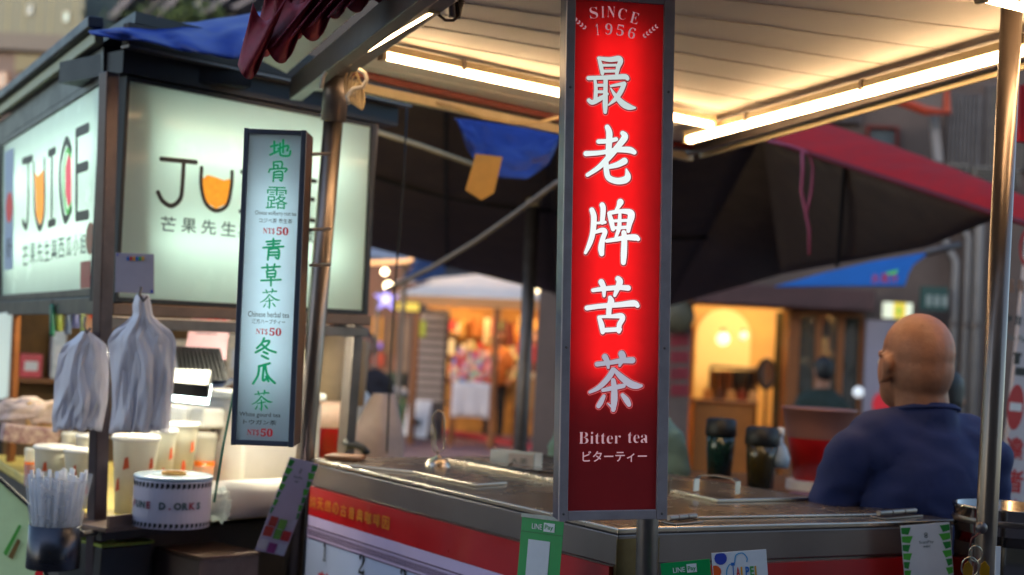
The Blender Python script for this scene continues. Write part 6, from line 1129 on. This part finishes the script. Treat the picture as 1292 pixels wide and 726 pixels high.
t = thing('sandwich_board', 'white folding board with a small dark mark on the pavement', 'sign', mpt(526, 552, 19.5)); A5 = [mpt(516, 505, 19.5), mpt(545, 506, 19.5), mpt(537, 553, 19.2), mpt(508, 549, 19.2)]; m = MB(); m.prism(A5, (0, .03, 0)); part('front_panel', m, paper, t); m = MB(); m.prism([A5[0] + Vector((.02, .05, 0)), A5[1] + Vector((.02, .05, 0)), A5[2] + Vector((.1, .7, .0)), A5[3] + Vector((.1, .7, 0))], (0, .03, 0)); part('rear_panel', m, mat('greyish_white', '9a9498', .6), t); m = MB(); c_ = mpt(526, 532, 19.25); m.box(c_.x - .05, c_.x + .06, c_.y, c_.y + .01, c_.z - .05, c_.z + .03); part('dark_mark', m, inkgrey, t)
random.seed(41)
for x, nm in ((514, 'left'), (530, 'middle'), (544, 'right')):
    t = thing('potted_plant', nm + ' dark potted plant behind the white folding board', 'plant', mpt(x, 512, 20.6), 'dark plants behind the folding board'); c_ = mpt(x, 498, 20.6); m = MB(Matrix.Translation((c_.x, c_.y, 0))); m.lathe([(.09, 0), (.13, .3), (.11, .3)], 14); part('pot', m, MATS['grey_pipe'], t); m = MB()
    for k in range(120): v = Vector((random.gauss(0, .11), random.gauss(0, .1), random.gauss(0, .12))); a2 = Vector((random.uniform(-1, 1), random.uniform(-1, 1), random.uniform(-.3, 1))).normalized() * .07; b2_ = a2.orthogonal().normalized() * .02; p = Vector((c_.x, c_.y, c_.z)) + v; m.add([p - a2, p + b2_, p + a2, p - b2_], [(0, 1, 2, 3)])
    o = part('foliage', m, mat('very_dark_leaves', '161a16', .7), t); o['kind'] = 'stuff'
    m = MB(); m.tube([Vector((c_.x, c_.y, .3)), Vector((c_.x, c_.y, c_.z))], .02, 6); part('stem', m, wood, t)
t = thing('litter_bin', 'green bin with a pale lid left of the white folding board', 'bin', mpt(495, 530, 18.5)); c_ = mpt(496, 494, 18.5); m = MB(Matrix.Translation((c_.x, c_.y, 0))); m.lathe([(.16, .15), (.17, c_.z - .05)], 18); part('body', m, mat('bin_green', '1f6a34', .5), t, smooth=True); m = MB(Matrix.Translation((c_.x, c_.y, 0))); m.lathe([(.19, c_.z - .049), (.2, c_.z + .02), (.12, c_.z + .06)], 18); part('bin_lid', m, MATS['grey_white_plastic'], t, smooth=True); m = MB(Matrix.Translation((c_.x, c_.y, 0))); m.lathe([(.1, 0), (.15, .149)], 14); part('foot', m, darkmetal, t)
kb = MB(); k0, k1, k2 = pz(470, 543, .01), pz(560, 548, .01), pz(720, 576, .01); kb.tube([k0 + Vector((0, 0, .03)), k1 + Vector((0, 0, .03)), k2 + Vector((0, 0, .03))], .06, 8); part('red_hose', kb, mat('dull_red_hose', 'a01f30', .6), None, smooth=True, label='thick red hose lying across the pavement in front of the market stall', cat='hose')
# left part of the street: canopies, signs, lamps
t = thing('far_stall_roof', 'pale blue roofed stall edge with an orange light strip beside the booth sign', 'stall', mpt(490, 420, 15)); r_ = prect(Fy(15), 440, 314, 518, 326); m = MB(Fy(15)); m.box(r_[0], r_[2], 0, 1.5, r_[1], r_[3]); part('roof_edge', m, mat('pale_blue_edge', '6c84a8', .6), t, bevel=.01)
m = MB(); m.tube([py_(440, 333, 14.9), py_(512, 330, 14.9), py_(519, 328, 14.9), py_(519, 323, 14.9)], .022, 8); part('light_strip', m, glow('orange_strip', (1, .5, .2), 1.6), t, smooth=True)
for x in (446, 512): p = py_(x, 326, 15.6); m = MB(); m.tube([Vector((p.x, p.y, 0)), p], .03, 8); part('post', m, steel_dark, t)
m = MB(); m.add([py_(508, 352, 14.5), py_(528, 328, 14.5), py_(560, 330, 14.6), py_(562, 346, 14.6), py_(530, 356, 14.5)], [(0, 1, 2, 3, 4)]); part('blue_parasol', m, mat('dull_blue_cloth', '1c3a6c', .7), None, thick=.03, label='dull blue cloth awning above the lit yellow sign', cat='awning')
for nm, x, y, r_, s_ in (('round warm bulb below the orange light strip', 485.5, 343, .036, 14), ('oval warm lamp at the lower end of the slanting rope', 490, 361, .05, 9), ('small lamp high on the right above the market stall', 612, 338, .045, 5), ('long curved lamp just left of the red sign', 690, 363, .05, 6)): lampball(nm, py_(x, y, 15), r_, glow('bulb_%d' % s_, (1, .75, .42), s_), 'street_lamp_bulb')
m = MB(); m.tube([py_(672, 368, 15), py_(684, 363, 15), py_(704, 358, 15)], .035, 8); part('curved_lamp', m, glow('bulb_6', (1, .75, .42), 6), None, smooth=True, label='curved lamp tube touching the left edge of the red sign', cat='lamp')
t = thing('neon_sign', 'violet blue star shaped neon sign left of the yellow sign', 'sign', py_(487, 392, 17)); c_ = py_(487, 378, 17); m = MB(Matrix.Translation(c_)); pts = [((.17 if k % 2 == 0 else .07) * math.cos(k * math.pi / 5 + .3), 0, (.17 if k % 2 == 0 else .07) * math.sin(k * math.pi / 5 + .3)) for k in range(10)]; m.prism(pts, (0, .05, 0)); part('star', m, glow('violet_neon', (.35, .3, .85), 1.3), t); m = MB(Matrix.Translation(c_)); m.prism([(x * .45, -.02, z * .45) for x, y, z in pts], (0, .015, 0)); part('star_core', m, glow('white_violet', (.75, .7, 1), 1.5), t); m = MB(); m.tube([c_ + Vector((-.1, .08, -2.2)), c_ + Vector((-.1, .08, .1))], .03, 8); part('post', m, steel_dark, t)
t = thing('yellow_sign', 'small lit yellow sign at the left end of the market stall canopy', 'sign', py_(514, 392, 17)); r_ = prect(Fy(17), 501, 382, 528, 392); m = MB(Fy(17)); m.box(r_[0], r_[2], 0, .08, r_[1], r_[3]); part('box', m, glow('yellow_light', (.85, .6, .1), .9), t); m = MB(Fy(17)); m.box(r_[0] - .02, r_[2] + .02, .081, .1, r_[1] - .02, r_[3] + .02); part('backing', m, darkmetal, t)
t = building('narrow shop front with warm posters left of the roller shutter', X(440, 450, 24), X(522, 450, 24), 24, 2, 5, mat('brown_shop_front', '6a4a3a', .8, 0, .3, 2))
for k, (x0, y0, x1, y1, cc) in enumerate(((470, 400, 482, 440, 'c8862a'), (486, 402, 500, 446, '6a4a2c'), (503, 400, 516, 470, '7a6250'), (468, 446, 484, 462, 'a83a1c'), (474, 432, 482, 440, '8a6ac0'), (488, 470, 510, 490, '1c3020'))):
    r_ = prect(Fy(24), x0, y0, x1, y1); m = MB(Fy(24)); m.box(r_[0], r_[2], -.04 - .01 * k, -.001, r_[1], r_[3]); part('poster', m, mat('poster_' + cc, cc, .6, 0, .3, 4, emit=.25 if k in (0, 4) else 0, ecol=cc), t)
